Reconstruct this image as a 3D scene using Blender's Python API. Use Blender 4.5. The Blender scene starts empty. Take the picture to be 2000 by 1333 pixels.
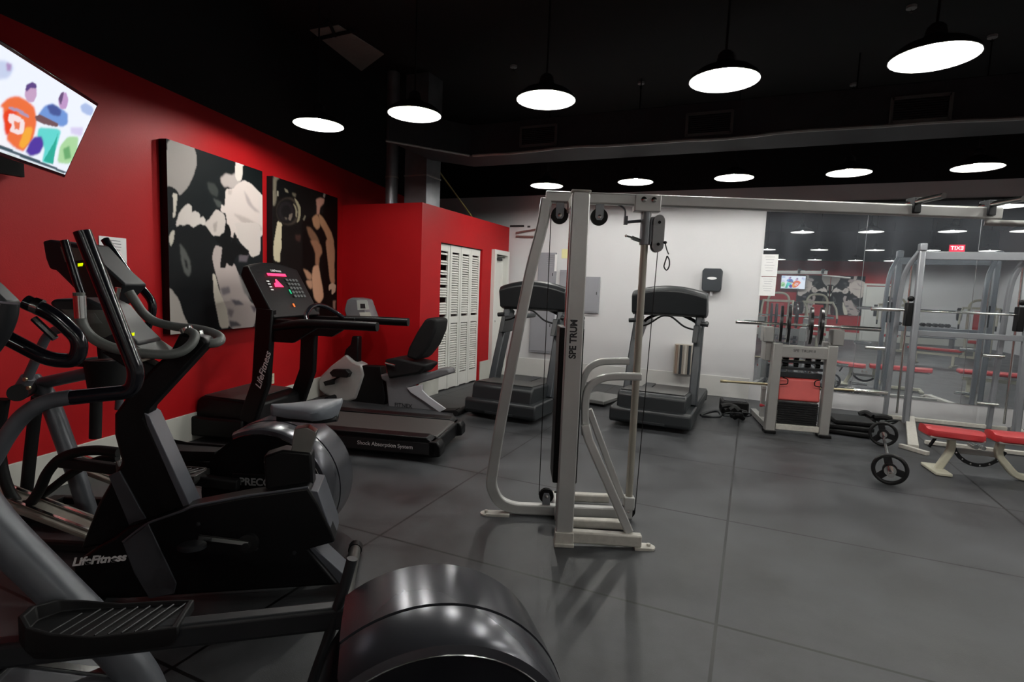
import bpy, bmesh, math, random
import numpy as np
from mathutils import Vector, Matrix
random.seed(7)
sc = bpy.context.scene
COL = sc.collection

# ------------------------------------------------------------------ camera, world, exposure
F_PX = 1062.0
YAW, PITCH, ROLL = math.radians(-23.624809), math.radians(5.48809), math.radians(2.22747)
H = 1.55
_f = np.array([math.sin(YAW), math.cos(YAW), 0.0]); _r = np.array([math.cos(YAW), -math.sin(YAW), 0.0]); _u = np.array([0, 0, 1.0])
_f2 = _f*math.cos(PITCH) - _u*math.sin(PITCH); _u2 = _u*math.cos(PITCH) + _f*math.sin(PITCH)
_r3 = _r*math.cos(ROLL) + _u2*math.sin(ROLL); _u3 = _u2*math.cos(ROLL) - _r*math.sin(ROLL)
cam_d = bpy.data.cameras.new('camera'); cam = bpy.data.objects.new('camera', cam_d); COL.objects.link(cam)
cam_d.sensor_width = 36.0; cam_d.lens = F_PX/2000.0*36.0; cam_d.clip_start = 0.05; cam_d.clip_end = 100
_m = Matrix(((_r3[0], _u3[0], -_f2[0], 0), (_r3[1], _u3[1], -_f2[1], 0), (_r3[2], _u3[2], -_f2[2], H), (0, 0, 0, 1)))
cam.matrix_world = _m
sc.camera = cam
w = bpy.data.worlds.new('world'); sc.world = w; w.use_nodes = True
w.node_tree.nodes['Background'].inputs[0].default_value = (0.55, 0.62, 0.75, 1)
w.node_tree.nodes['Background'].inputs[1].default_value = 0.004
sc.view_settings.view_transform = 'Standard'; sc.view_settings.look = 'None'
sc.view_settings.exposure = 0.0; sc.view_settings.gamma = 1.0
sc.view_settings.use_curve_mapping = False
LAMP_STRENGTH = 1120.0
REAR_LAMP_STRENGTH = 300.0   # nearer rear row only, turned down to keep camera-facing sides dark

# ------------------------------------------------------------------ survey helpers (photo pixel -> point on a known plane)
_R = np.array([_r3, -_u3, _f2]); _C = np.array([0, 0, H])
def ray(px, py): return _R.T @ np.array([(px-1000)/F_PX, (py-666.5)/F_PX, 1.0])
def gp(px, py, z=0.0):
    d = ray(px, py); return _C + d*((z-H)/d[2])
def ax(px, py, x): d = ray(px, py); return _C + d*(x/d[0])
def ay(px, py, y): d = ray(px, py); return _C + d*(y/d[1])
class Fr:
    """a machine's own frame: base on the floor, x forward, y left, z up"""
    def __init__(s, base, h):
        h = np.array(h, float); h /= np.linalg.norm(h)
        s.b = np.array(base, float); s.h = h; s.l = np.array([-h[1], h[0]]); s.ang = math.atan2(h[1], h[0])
    def _pl(s, px, py, p0, n):
        d = ray(px, py); n = np.array([n[0], n[1], 0.]); p0 = np.array([p0[0], p0[1], 0.]); return _C + d*(((p0-_C)@n)/(d@n))
    def tr(s, px, py, off=0.0):           # side plane at lateral offset -> (x, z)
        q = s._pl(px, py, s.b+s.l*off, s.l); return (float((q[:2]-s.b)@s.h), float(q[2]))
    def t3(s, px, py, off=0.0):
        a, z = s.tr(px, py, off); return (a, off, z)
    def fr(s, px, py, x=0.0):             # front plane at x -> (y, z)
        q = s._pl(px, py, s.b+s.h*x, s.h); return (float((q[:2]-s.b)@s.l), float(q[2]))
    def f3(s, px, py, x=0.0):
        a, z = s.fr(px, py, x); return (x, a, z)
    def gz(s, px, py, z):
        q = gp(px, py, z); d = q[:2]-s.b; return (float(d@s.h), float(d@s.l), z)

# ------------------------------------------------------------------ materials
MATS = {}
def mat(name, col, rough=0.5, metal=0.0, var=0.0, vscale=20, bump=0.0, bscale=80, coat=0.0, rvar=0.0, spec=0.5):
    if name in MATS: return MATS[name]
    m = bpy.data.materials.new(name); m.use_nodes = True; nt = m.node_tree; b = nt.nodes['Principled BSDF']
    b.inputs['Base Color'].default_value = (*col, 1); b.inputs['Roughness'].default_value = rough; b.inputs['Metallic'].default_value = metal
    b.inputs['Coat Weight'].default_value = coat; b.inputs['Specular IOR Level'].default_value = spec
    tc = nt.nodes.new('ShaderNodeTexCoord')
    no = nt.nodes.new('ShaderNodeTexNoise'); no.inputs['Scale'].default_value = vscale; no.inputs['Detail'].default_value = 4
    nt.links.new(tc.outputs['Object'], no.inputs['Vector'])
    mx = nt.nodes.new('ShaderNodeMix'); mx.data_type = 'RGBA'
    mx.inputs[6].default_value = tuple(c*(1-var) for c in col)+(1,); mx.inputs[7].default_value = tuple(min(1, c*(1+var)) for c in col)+(1,)
    nt.links.new(no.outputs['Fac'], mx.inputs[0]); nt.links.new(mx.outputs[2], b.inputs['Base Color'])
    if rvar:
        mr = nt.nodes.new('ShaderNodeMapRange'); mr.inputs[3].default_value = max(0, rough-rvar); mr.inputs[4].default_value = min(1, rough+rvar)
        nt.links.new(no.outputs['Fac'], mr.inputs[0]); nt.links.new(mr.outputs[0], b.inputs['Roughness'])
    if bump:
        n2 = nt.nodes.new('ShaderNodeTexNoise'); n2.inputs['Scale'].default_value = bscale; nt.links.new(tc.outputs['Object'], n2.inputs['Vector'])
        bp = nt.nodes.new('ShaderNodeBump'); bp.inputs['Strength'].default_value = bump; bp.inputs['Distance'].default_value = 0.01
        nt.links.new(n2.outputs['Fac'], bp.inputs['Height']); nt.links.new(bp.outputs[0], b.inputs['Normal'])
    MATS[name] = m; return m
def emis(name, col, st):
    if name in MATS: return MATS[name]
    m = bpy.data.materials.new(name); m.use_nodes = True; nt = m.node_tree; b = nt.nodes['Principled BSDF']
    b.inputs['Base Color'].default_value = (*[c*.3 for c in col], 1); b.inputs['Emission Color'].default_value = (*col, 1); b.inputs['Emission Strength'].default_value = st
    MATS[name] = m; return m
def vcol(name, emit=0.0, rough=0.35):
    m = bpy.data.materials.new(name); m.use_nodes = True; nt = m.node_tree; b = nt.nodes['Principled BSDF']
    a = nt.nodes.new('ShaderNodeVertexColor'); a.layer_name = 'Col'
    if emit:
        b.inputs['Base Color'].default_value = (.01, .01, .01, 1); nt.links.new(a.outputs[0], b.inputs['Emission Color']); b.inputs['Emission Strength'].default_value = emit
    else: nt.links.new(a.outputs[0], b.inputs['Base Color'])
    b.inputs['Roughness'].default_value = rough
    return m

RED = mat('red_wall_paint', (0.40, 0.006, 0.009), 0.5, var=0.10, vscale=2.5, bump=0.06, bscale=120, spec=0.22)
WHITE = mat('white_wall_paint', (0.62, 0.62, 0.63), 0.55, var=0.04, vscale=1.5, bump=0.05, bscale=90)
BLACKP = mat('black_paint_and_shade', (0.003, 0.003, 0.0035), 0.9, var=0.3, vscale=3)
TRIM = mat('trim_white', (0.55, 0.55, 0.50), 0.5, var=0.06, vscale=6)
SHUT = mat('louver_white', (0.72, 0.72, 0.68), 0.45, var=0.03, vscale=8)
BLK = mat('black_plastic', (0.0035, 0.0035, 0.004), 0.42, spec=0.22, var=0.25, vscale=30, bump=0.05, bscale=400)
BLKM = mat('matt_black_plastic', (0.007, 0.007, 0.0075), 0.6, spec=0.25, var=0.2, vscale=20)
GLOSSB = mat('gloss_black', (0.006, 0.006, 0.009), 0.16, var=0.2, vscale=15)
CHAR = mat('charcoal_plastic', (0.018, 0.0195, 0.022), 0.45, spec=0.3, var=0.15, vscale=25)
DGREY = mat('drum_grey', (0.060, 0.062, 0.072), 0.24, metal=0.45, var=0.10, vscale=8, rvar=0.06)
MIDG = mat('mid_grey_paint', (0.085, 0.09, 0.105), 0.38, var=0.08, vscale=12)
GREYT = mat('grey_tube_paint', (0.10, 0.107, 0.12), 0.36, metal=0.2, var=0.08, vscale=12)
FOAM = mat('grey_grip_foam', (0.11, 0.118, 0.11), 0.5, var=0.12, vscale=40, bump=0.1, bscale=200)
SADDLE = mat('saddle_grey', (0.20, 0.22, 0.25), 0.42, var=0.08, vscale=12)
SILV = mat('silver_frame_paint', (0.50, 0.50, 0.485), 0.33, metal=0.35, var=0.10, vscale=9, rvar=0.06)
SMITH = mat('smith_frame_paint', (0.23, 0.24, 0.26), 0.35, metal=0.3, var=0.08, vscale=9)
CHROME = mat('chrome', (0.72, 0.72, 0.70), 0.14, metal=1.0, var=0.05, vscale=20)
BRASS = mat('worn_brass_bar', (0.42, 0.36, 0.24), 0.3, metal=0.8, var=0.1, vscale=20)
STEELP = mat('worn_steel_pole', (0.36, 0.34, 0.29), 0.32, metal=0.35, var=0.15, vscale=6)
WORN = mat('chipped_light_paint', (0.52, 0.50, 0.45), 0.45, var=0.25, vscale=30)
CREAM = mat('cream_frame_paint', (0.50, 0.48, 0.38), 0.4, var=0.1, vscale=14)
REDV = mat('red_vinyl', (0.50, 0.035, 0.04), 0.33, var=0.08, vscale=12, bump=0.05)
REDVL = mat('light_red_vinyl', (0.62, 0.10, 0.09), 0.35, var=0.08, vscale=12)
IRON = mat('black_iron', (0.012, 0.012, 0.013), 0.3, metal=0.3, var=0.3, vscale=20)
BELT = mat('treadmill_belt', (0.038, 0.036, 0.034), 0.5, var=0.2, vscale=60, bump=0.1, bscale=300)
TM_G = mat('treadmill_slate', (0.027, 0.033, 0.039), 0.4, var=0.1, vscale=15)
TM_D = mat('treadmill_hood_charcoal', (0.016, 0.019, 0.021), 0.42, var=0.15, vscale=15)
RSILV = mat('recumbent_silver', (0.38, 0.37, 0.36), 0.35, metal=0.3, var=0.08, vscale=10)
RGREY = mat('recumbent_grey', (0.15, 0.15, 0.16), 0.4, var=0.08, vscale=10)
BOXG = mat('panel_box_grey', (0.27, 0.275, 0.30), 0.45, var=0.05, vscale=5)
PAPER = mat('paper', (0.78, 0.78, 0.78), 0.7, var=0.04, vscale=20)
INK = mat('printed_ink', (0.16, 0.16, 0.18), 0.8)
GALV = mat('galvanised_duct', (0.22, 0.225, 0.24), 0.42, metal=0.7, var=0.35, vscale=5, rvar=0.12)
DUCTB = mat('dark_duct_paint', (0.035, 0.035, 0.038), 0.6, spec=0.1, var=0.3, vscale=4, rvar=0.1)
FOIL = mat('foil_tape', (0.34, 0.33, 0.31), 0.4, metal=0.6, var=0.3, vscale=12)
LETTER = mat('white_lettering', (0.75, 0.75, 0.75), 0.5)
DLETTER = mat('dark_lettering', (0.015, 0.015, 0.017), 0.5)
GREENP = mat('green_sticker', (0.0, 0.22, 0.10), 0.5)
CEILP = mat('bare_ceiling_panel', (0.30, 0.29, 0.26), 0.8, var=0.3, vscale=4)

# rubber floor with mat seams
def floor_mat():
    m = bpy.data.materials.new('rubber_mat_floor'); m.use_nodes = True; nt = m.node_tree; b = nt.nodes['Principled BSDF']; N = nt.nodes.new; L = nt.links.new
    tc = N('ShaderNodeTexCoord')
    mp = N('ShaderNodeMapping'); mp.inputs['Location'].default_value = (0.045, -2.65, 0); L(tc.outputs['Object'], mp.inputs[0])
    br = N('ShaderNodeTexBrick'); br.offset = 0; br.inputs['Scale'].default_value = 1; br.inputs['Brick Width'].default_value = 1.953; br.inputs['Row Height'].default_value = 1.32
    br.inputs['Mortar Size'].default_value = 0.009; br.inputs['Mortar Smooth'].default_value = 0.3
    L(mp.outputs[0], br.inputs['Vector'])
    n1 = N('ShaderNodeTexNoise'); n1.inputs['Scale'].default_value = 1.7; n1.inputs['Detail'].default_value = 7; n1.inputs['Roughness'].default_value = 0.6; L(tc.outputs['Object'], n1.inputs['Vector'])
    n2 = N('ShaderNodeTexNoise'); n2.inputs['Scale'].default_value = 220; L(tc.outputs['Object'], n2.inputs['Vector'])
    cr = N('ShaderNodeValToRGB'); cr.color_ramp.elements[0].position = .36; cr.color_ramp.elements[0].color = (0.026, 0.027, 0.029, 1)
    cr.color_ramp.elements[1].position = .66; cr.color_ramp.elements[1].color = (0.064, 0.067, 0.072, 1); L(n1.outputs['Fac'], cr.inputs[0])
    mx = N('ShaderNodeMix'); mx.data_type = 'RGBA'; L(br.outputs['Fac'], mx.inputs[0]); L(cr.outputs[0], mx.inputs[6]); mx.inputs[7].default_value = (0.001, 0.001, 0.0012, 1)
    L(mx.outputs[2], b.inputs['Base Color'])
    mr = N('ShaderNodeMapRange'); mr.inputs[1].default_value = .3; mr.inputs[2].default_value = .7; mr.inputs[3].default_value = .36; mr.inputs[4].default_value = .52; L(n1.outputs['Fac'], mr.inputs[0]); L(mr.outputs[0], b.inputs['Roughness'])
    bp = N('ShaderNodeBump'); bp.inputs['Strength'].default_value = .12; bp.inputs['Distance'].default_value = .004; L(n2.outputs['Fac'], bp.inputs['Height']); L(bp.outputs[0], b.inputs['Normal'])
    b.inputs['Specular IOR Level'].default_value = 0.42
    return m
def mirror_mat():
    m = bpy.data.materials.new('mirror_glass'); m.use_nodes = True; nt = m.node_tree; b = nt.nodes['Principled BSDF']
    b.inputs['Metallic'].default_value = 1; b.inputs['Roughness'].default_value = 0.012; b.inputs['Base Color'].default_value = (.80, .84, .86, 1)
    d = nt.nodes.new('ShaderNodeBsdfDiffuse'); d.inputs[0].default_value = (.55, .6, .68, 1)  # diffuse share paints flare haze over the reflections
    n = nt.nodes.new('ShaderNodeTexNoise'); n.inputs['Scale'].default_value = 2.2; n.inputs['Detail'].default_value = 5
    mr = nt.nodes.new('ShaderNodeMapRange'); mr.inputs[1].default_value = .35; mr.inputs[2].default_value = .75; mr.inputs[3].default_value = .05; mr.inputs[4].default_value = .16
    nt.links.new(n.outputs['Fac'], mr.inputs[0])
    mx = nt.nodes.new('ShaderNodeMixShader'); nt.links.new(mr.outputs[0], mx.inputs[0]); nt.links.new(b.outputs[0], mx.inputs[1]); nt.links.new(d.outputs[0], mx.inputs[2])
    nt.links.new(mx.outputs[0], nt.nodes['Material Output'].inputs[0]); return m
FLOORM = floor_mat(); MIRROR = mirror_mat()

# ------------------------------------------------------------------ mesh helpers
def V(*a): return Vector(a if len(a) > 1 else a[0])
def box(bm, c, s, rot=None):
    """axis box centre c, full size s, optional 3x3/euler rot"""
    r = Matrix.Identity(3) if rot is None else (rot if isinstance(rot, Matrix) else Matrix.Rotation(rot[1], 3, rot[0]))
    c = V(*c); hs = [x/2 for x in s]
    v = [bm.verts.new(c + r @ V(hs[0]*x, hs[1]*y, hs[2]*z)) for x in (-1, 1) for y in (-1, 1) for z in (-1, 1)]
    for f in ((0, 1, 3, 2), (4, 6, 7, 5), (0, 4, 5, 1), (2, 3, 7, 6), (0, 2, 6, 4), (1, 5, 7, 3)): bm.faces.new([v[i] for i in f])
def prism(bm, pts, y0, y1, plane='xz'):
    """extrude a 2-D outline; plane xz along y, yz along x, xy along z"""
    def P(a, b, t): return {'xz': V(a, t, b), 'yz': V(t, a, b), 'xy': V(a, b, t)}[plane]
    A = [bm.verts.new(P(a, b, y0)) for a, b in pts]; B = [bm.verts.new(P(a, b, y1)) for a, b in pts]
    n = len(pts); bm.faces.new(A); bm.faces.new(list(reversed(B)))
    for i in range(n): bm.faces.new((A[i], B[i], B[(i+1) % n], A[(i+1) % n]))
def smooth_path(pts, k=6, it=1):
    """Catmull-Rom through the points"""
    P = [V(*p) for p in pts]
    if len(P) < 3: return P
    Q = [P[0]*2-P[1]] + P + [P[-1]*2-P[-2]]; out = []
    for i in range(1, len(Q)-2):
        for j in range(k):
            t = j/k; a, b, c, d = Q[i-1], Q[i], Q[i+1], Q[i+2]
            out.append(0.5*((2*b)+(c-a)*t+(2*a-5*b+4*c-d)*t*t+(3*b-a-3*c+d)*t**3))
    out.append(P[-1]); return out
def fillet(pts, r=0.05, k=5):
    P = [V(*p) for p in pts]; out = [P[0]]
    for i in range(1, len(P)-1):
        a, b, c = P[i-1], P[i], P[i+1]; u = (a-b); v = (c-b); rr = min(r, u.length*.45, v.length*.45); s = b+u.normalized()*rr; e = b+v.normalized()*rr
        for j in range(k+1):
            t = j/k; out.append((1-t)**2*s+2*t*(1-t)*b+t*t*e)
    out.append(P[-1]); return out
def tube(bm, pts, r, n=12, prof=None, up=None, cap=True):
    """sweep a round (or prof=(w,h) rectangular) section along pts; r may be a list"""
    P = [V(*p) for p in pts]; m = len(P)
    rs = r if isinstance(r, (list, tuple)) else [r]*m
    T = [(P[min(i+1, m-1)]-P[max(i-1, 0)]).normalized() for i in range(m)]
    ref = V(*up) if up else (V(0, 1, 0) if abs(T[0].y) < .9 else V(0, 0, 1))
    x = (ref - T[0]*ref.dot(T[0])).normalized(); rings = []
    for i in range(m):
        x = (x - T[i]*x.dot(T[i]))
        x = x.normalized() if x.length > 1e-6 else T[i].orthogonal().normalized()
        y = T[i].cross(x)
        if prof:
            w_, h_ = prof; c = min(w_, h_)*.14
            sec = [(w_/2-c, h_/2), (-w_/2+c, h_/2), (-w_/2, h_/2-c), (-w_/2, -h_/2+c), (-w_/2+c, -h_/2), (w_/2-c, -h_/2), (w_/2, -h_/2+c), (w_/2, h_/2-c)]
        else: sec = [(rs[i]*math.cos(2*math.pi*k/n), rs[i]*math.sin(2*math.pi*k/n)) for k in range(n)]
        rings.append([bm.verts.new(P[i]+x*a+y*b) for a, b in sec])
    for i in range(m-1):
        A, B = rings[i], rings[i+1]; q = len(A)
        for k in range(q): bm.faces.new((A[k], A[(k+1) % q], B[(k+1) % q], B[k]))
    if cap: bm.faces.new(list(reversed(rings[0]))); bm.faces.new(rings[-1])
def cyl(bm, a, b, r, n=24): tube(bm, [a, b], r, n)
def lathe(bm, c, axis, prof, n=32, cap=True):
    """revolve prof [(dist along axis, radius)] about axis through c"""
    a = V(*axis).normalized(); x = a.orthogonal().normalized(); y = a.cross(x); c = V(*c); rings = []
    for d, r in prof:
        rings.append([bm.verts.new(c+a*d+(x*math.cos(2*math.pi*k/n)+y*math.sin(2*math.pi*k/n))*max(r, 1e-4)) for k in range(n)])
    for A, B in zip(rings, rings[1:]):
        for k in range(n): bm.faces.new((A[k], A[(k+1) % n], B[(k+1) % n], B[k]))
    if cap and prof[0][1] > 1e-3: bm.faces.new(list(reversed(rings[0])))
    if cap and prof[-1][1] > 1e-3: bm.faces.new(rings[-1])
def torus(bm, c, axis, R, r, n=32, k=10, sweep=2*math.pi, start=0, xdir=None):
    a = V(*axis).normalized(); x = V(*xdir).normalized() if xdir else a.orthogonal().normalized(); y = a.cross(x); c = V(*c)
    full = abs(sweep-2*math.pi) < 1e-3; m = n if full else n+1; rings = []
    for i in range(m):
        t = start+sweep*i/n; d = x*math.cos(t)+y*math.sin(t)
        rings.append([bm.verts.new(c+d*(R+r*math.cos(2*math.pi*j/k))+a*(r*math.sin(2*math.pi*j/k))) for j in range(k)])
    for i in range(n):
        A, B = rings[i], rings[(i+1) % m]
        for j in range(k): bm.faces.new((A[j], B[j], B[(j+1) % k], A[(j+1) % k]))
    if not full: bm.faces.new(rings[0]); bm.faces.new(list(reversed(rings[-1])))
def arcpts(c, r, a0, a1, n, plane='xz', t=0.0):
    o = []
    for i in range(n+1):
        a = a0+(a1-a0)*i/n; p, q = c[0]+r*math.cos(a), c[1]+r*math.sin(a)
        o.append({'xz': (p, t, q), 'yz': (t, p, q), 'xy': (p, q, t)}[plane])
    return o
def loft(bm, secs, close=False, cap=True):
    R_ = [[bm.verts.new(V(*p)) for p in s] for s in secs]
    for A, B in zip(R_, R_[1:]):
        q = len(A)
        for k in range(q): bm.faces.new((A[k], A[(k+1) % q], B[(k+1) % q], B[k]))
    if cap: bm.faces.new(list(reversed(R_[0]))); bm.faces.new(R_[-1])
def ellipse_sec(c, rx, ry, x=(1, 0, 0), y=(0, 1, 0), n=16, p=2.0):
    o = []
    for k in range(n):
        t = 2*math.pi*k/n; cs, sn = math.cos(t), math.sin(t)
        a = math.copysign(abs(cs)**(2/p), cs)*rx; b = math.copysign(abs(sn)**(2/p), sn)*ry
        o.append(V(*c)+V(*x)*a+V(*y)*b)
    return o
def obj(name, bm, m, parent=None, bevel=0.0, ang=38, seg=2, label=None):
    bmesh.ops.remove_doubles(bm, verts=bm.verts, dist=1e-6)
    bmesh.ops.recalc_face_normals(bm, faces=bm.faces)
    for f in bm.faces: f.smooth = True
    for e in bm.edges:
        if len(e.link_faces) == 2 and e.calc_face_angle(0) > math.radians(ang): e.smooth = False
    me = bpy.data.meshes.new(name); bm.to_mesh(me); bm.free(); me.materials.append(m)
    o = bpy.data.objects.new(name, me); COL.objects.link(o)
    if parent: o.parent = parent
    if bevel:
        b = o.modifiers.new('bevel', 'BEVEL'); b.width = bevel; b.segments = seg; b.limit_method = 'ANGLE'; b.angle_limit = math.radians(35)
    if label: o['label'] = label
    return o
KEEP_ONE = {'printed_lines', 'key_rows', 'label_column', 'pedal_ridges', 'grille_blades', 'weight_stack', 'printed_sheet', 'louvered_leaf', 'sockets', 'cable', 'arc_studs', 'padded_straps'}
def clusters(bm, gap=.012):
    seen = set(); isl = []
    for v in bm.verts:
        if v in seen: continue
        st = [v]; seen.add(v); grp = []
        while st:
            a = st.pop(); grp.append(a)
            for e in a.link_edges:
                b = e.other_vert(a)
                if b not in seen: seen.add(b); st.append(b)
        lo = [min(q.co[i] for q in grp) for i in range(3)]; hi = [max(q.co[i] for q in grp) for i in range(3)]
        isl.append([grp, lo, hi])
    n = len(isl); par = list(range(n))
    def find(i):
        while par[i] != i: i = par[i]
        return i
    if n > 40: return [[v for g in isl for v in g[0]]]
    for i in range(n):
        for j in range(i):
            if all(isl[i][1][k]-gap <= isl[j][2][k] and isl[j][1][k]-gap <= isl[i][2][k] for k in range(3)): par[find(i)] = find(j)
    out = {}
    for i in range(n): out.setdefault(find(i), []).extend(isl[i][0])
    return list(out.values())
def part(name, m, parent, fn, **kw):
    bm = bmesh.new(); fn(bm)
    if parent is None or name in KEEP_ONE: return obj(name, bm, m, parent, **kw)
    cl = clusters(bm)
    if len(cl) < 2: return obj(name, bm, m, parent, **kw)
    res = None
    for grp in cl:
        b2 = bmesh.new(); mp = {v: b2.verts.new(v.co) for v in grp}
        for f in {f for v in grp for f in v.link_faces}: b2.faces.new([mp[v] for v in f.verts])
        o = obj(name, b2, m, parent, **kw); res = res or o
    bm.free(); return res
def tag(o, label, cat, group=None):
    o['label'] = label; o['category'] = cat
    if group: o['group'] = group
    return o
def thing(name, label, cat, fr=None, loc=None, rotz=0, group=None):
    o = bpy.data.objects.new(name, None); COL.objects.link(o); o.empty_display_size = .1
    if fr is not None: o.location = (fr.b[0], fr.b[1], 0); o.rotation_euler = (0, 0, fr.ang)
    else: o.location = loc or (0, 0, 0); o.rotation_euler = (0, 0, rotz)
    return tag(o, label, cat, group)
def struct(name, m, fn, **kw):
    o = part(name, m, kw.pop('parent', None), fn, **kw)
    if o.parent is None: o['kind'] = 'structure'
    return o
def copy_tree(o, loc, rotz=None, label=None, parent=None):
    c = o.copy(); COL.objects.link(c)
    if parent is not None: c.parent = parent
    else:
        c.location = loc
        if rotz is not None: c.rotation_euler = (0, 0, rotz)
        if label: c['label'] = label
    for ch in list(o.children): copy_tree(ch, None, parent=c)
    return c
def text(name, s, size, m, parent, loc, xdir, ydir, extrude=0.0008, shear=0.0, squash=1.0, bold=0.0):
    cu = bpy.data.curves.new(name, 'FONT'); cu.body = s; cu.size = size; cu.extrude = extrude; cu.align_x = 'CENTER'; cu.align_y = 'CENTER'; cu.shear = shear; cu.offset = bold
    tmp = bpy.data.objects.new(name+'_tmp', cu); COL.objects.link(tmp)
    dg = bpy.context.evaluated_depsgraph_get(); me = bpy.data.meshes.new_from_object(tmp.evaluated_get(dg)); bpy.data.objects.remove(tmp)
    x = V(*xdir).normalized(); y = V(*ydir).normalized(); z = x.cross(y)
    me.transform(Matrix(((x.x*squash, y.x, z.x, loc[0]), (x.y*squash, y.y, z.y, loc[1]), (x.z*squash, y.z, z.z, loc[2]), (0, 0, 0, 1))))
    me.materials.clear(); me.materials.append(m); me.name = name
    o = bpy.data.objects.new(name, me); COL.objects.link(o); o.parent = parent; return o

# ================================================================== THE SETTING
YB = 9.02; XR = 8.2; YF = -8.0; ZC = 4.4; XC = -4.08
WA = np.array([-4.416, 1.86]); WT = np.array([-0.223, 0.975]); WT = WT/np.linalg.norm(WT); WN = np.array([WT[1], -WT[0]])  # left wall line, room-side normal
def lw(s, out=0.0): p = WA+WT*s+WN*out; return (p[0], p[1])
def lwy(y, out=0.0): s = (y-WA[1])/WT[1]; return lw(s, out)
struct('floor', FLOORM, lambda bm: prism(bm, [(-6.6, YF-.2), (XR+.2, YF-.2), (XR+.2, YB+.2), (-6.6, YB+.2)], -.05, 0, 'xy'))
struct('ceiling', BLACKP, lambda bm: prism(bm, [(-6.6, YF-.2), (XR+.2, YF-.2), (XR+.2, YB+.2), (-6.6, YB+.2)], ZC, ZC+.1, 'xy'))
ZRED = 3.14  # set low; the black above also paints in shade over unlit red
def wl(bm, z0, z1): a, b = lwy(YF-.1), lwy(YB+.1); a2, b2 = lwy(YF-.1, -.12), lwy(YB+.1, -.12); prism(bm, [a, b, b2, a2], z0, z1, 'xy')
struct('wall_left', RED, lambda bm: wl(bm, 0, ZRED))
struct('wall_left_upper', BLACKP, lambda bm: wl(bm, ZRED, ZC))
def bbl(bm):
    a, b = lwy(YF+.02), lwy(6.15); a2, b2 = lwy(YF+.02, .018), lwy(6.15, .018)
    prism(bm, [a, b, b2, a2], 0.0, .265, 'xy')
struct('baseboard_left', TRIM, bbl, bevel=.004)
ZW = 3.19
struct('wall_back', WHITE, lambda bm: box(bm, ((XR-6)/2, YB+.06, ZW/2), (XR+6, .12, ZW)))
struct('wall_back_upper', BLACKP, lambda bm: box(bm, ((XR-6)/2, YB+.05, (ZW+ZC)/2), (XR+6, .10, ZC-ZW)))
struct('wall_right', WHITE, lambda bm: box(bm, (XR+.06, (YB+YF)/2, ZC/2), (.12, YB-YF, ZC)))
struct('wall_front', WHITE, lambda bm: box(bm, (XR-1.5, YF-.06, 1.6), (3.0, .12, 3.2)))
struct('wall_front_red', RED, lambda bm: box(bm, ((XR-3.0-2.6)/2, YF-.06, 1.6), (XR-3.0+2.6, .12, 3.2)))
struct('wall_front_upper', BLACKP, lambda bm: box(bm, ((XR-2.6)/2, YF-.05, (3.2+ZC)/2), (XR+2.6, .10, ZC-3.2)))
struct('baseboard_back', mat('back_skirt_white', (.60, .60, .58), .5, var=.05, vscale=5), lambda bm: box(bm, ((0.05+XC)/2, YB-.009, .16), (0.05-XC, .018, .32)), bevel=.004)
struct('baseboard_front', TRIM, lambda bm: box(bm, ((XR-2.0)/2, YF+.01, .15), (XR+2.0, .02, .3)))
# closet
CY0, CY1, CH = 6.2, YB, 2.64
def closet_side(bm):
    a = lwy(CY0); prism(bm, [(a[0], CY0), (XC, CY0), (XC, CY0+.1), (a[0]-.02, CY0+.1)], 0, CH, 'xy')
struct('wall_closet_side', RED, closet_side)
LY0, LY1, LZ = 6.70, 7.99, 2.165      # louvered opening
DY0, DY1, DZ = 8.33, 8.93, 2.20       # door casing outside
def closet_front(bm):
    x = XC-.05
    for y0, y1, z0, z1 in ((CY0+.1, LY0, 0, CH), (LY0, LY1, LZ, CH), (LY1, DY0, 0, CH), (DY0, DY1, DZ, CH), (DY1, YB, 0, CH)):
        box(bm, (x, (y0+y1)/2, (z0+z1)/2), (.1, y1-y0, z1-z0))
struct('wall_closet_front', RED, closet_front)
struct('ceiling_closet_roof', BLACKP, lambda bm: prism(bm, [(lwy(CY0)[0], CY0+.02), (XC-.02, CY0+.02), (XC-.02, YB), (lwy(YB)[0], YB)], CH-.06, CH-.01, 'xy'))
struct('baseboard_closet', TRIM, lambda bm: (box(bm, (XC+.009, (CY0+LY0)/2, .14), (.018, LY0-CY0, .28)), box(bm, (XC+.009, (LY1+DY0)/2+.01, .16), (.018, DY0-LY1-.02, .32))), bevel=.003)
# bifold louvered doors: three leaves seen
def leaf(bm, y0, y1, x, gap=None):
    st = .05; box(bm, (x, y0+st/2, LZ/2), (.03, st, LZ-.02)); box(bm, (x, y1-st/2, LZ/2), (.03, st, LZ-.02))
    for zc, h in ((.12, .2), (1.05, .10), (LZ-.06, .1)): box(bm, (x, (y0+y1)/2, zc), (.028, y1-y0-2*st+.01, h))
    z = .25; k = 0
    while z < LZ-.13:
        if not (.98 < z < 1.12) and not (gap and k in gap):
            box(bm, (x, (y0+y1)/2, z), (.034, y1-y0-2*st+.006, .007), rot=('Y', math.radians(48)))
        z += .036; k += 1
d1 = thing('door_1', '', 'door', loc=(0, 0, 0)); del d1['label']; del d1['category']; d1['kind'] = 'structure'
part('louvered_leaf', SHUT, d1, lambda bm: leaf(bm, LY0+.01, LY0+.33, XC-.06, gap=(20, 30, 31, 36, 40, 43, 44, 47, 48)))
part('louvered_leaf', SHUT, d1, lambda bm: leaf(bm, LY0+.335, LY0+.64, XC-.05))
part('louvered_leaf', SHUT, d1, lambda bm: leaf(bm, LY0+.65, LY0+.96, XC-.05))
part('louvered_leaf', SHUT, d1, lambda bm: leaf(bm, LY0+.965, LY1-.01, XC-.05))
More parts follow.
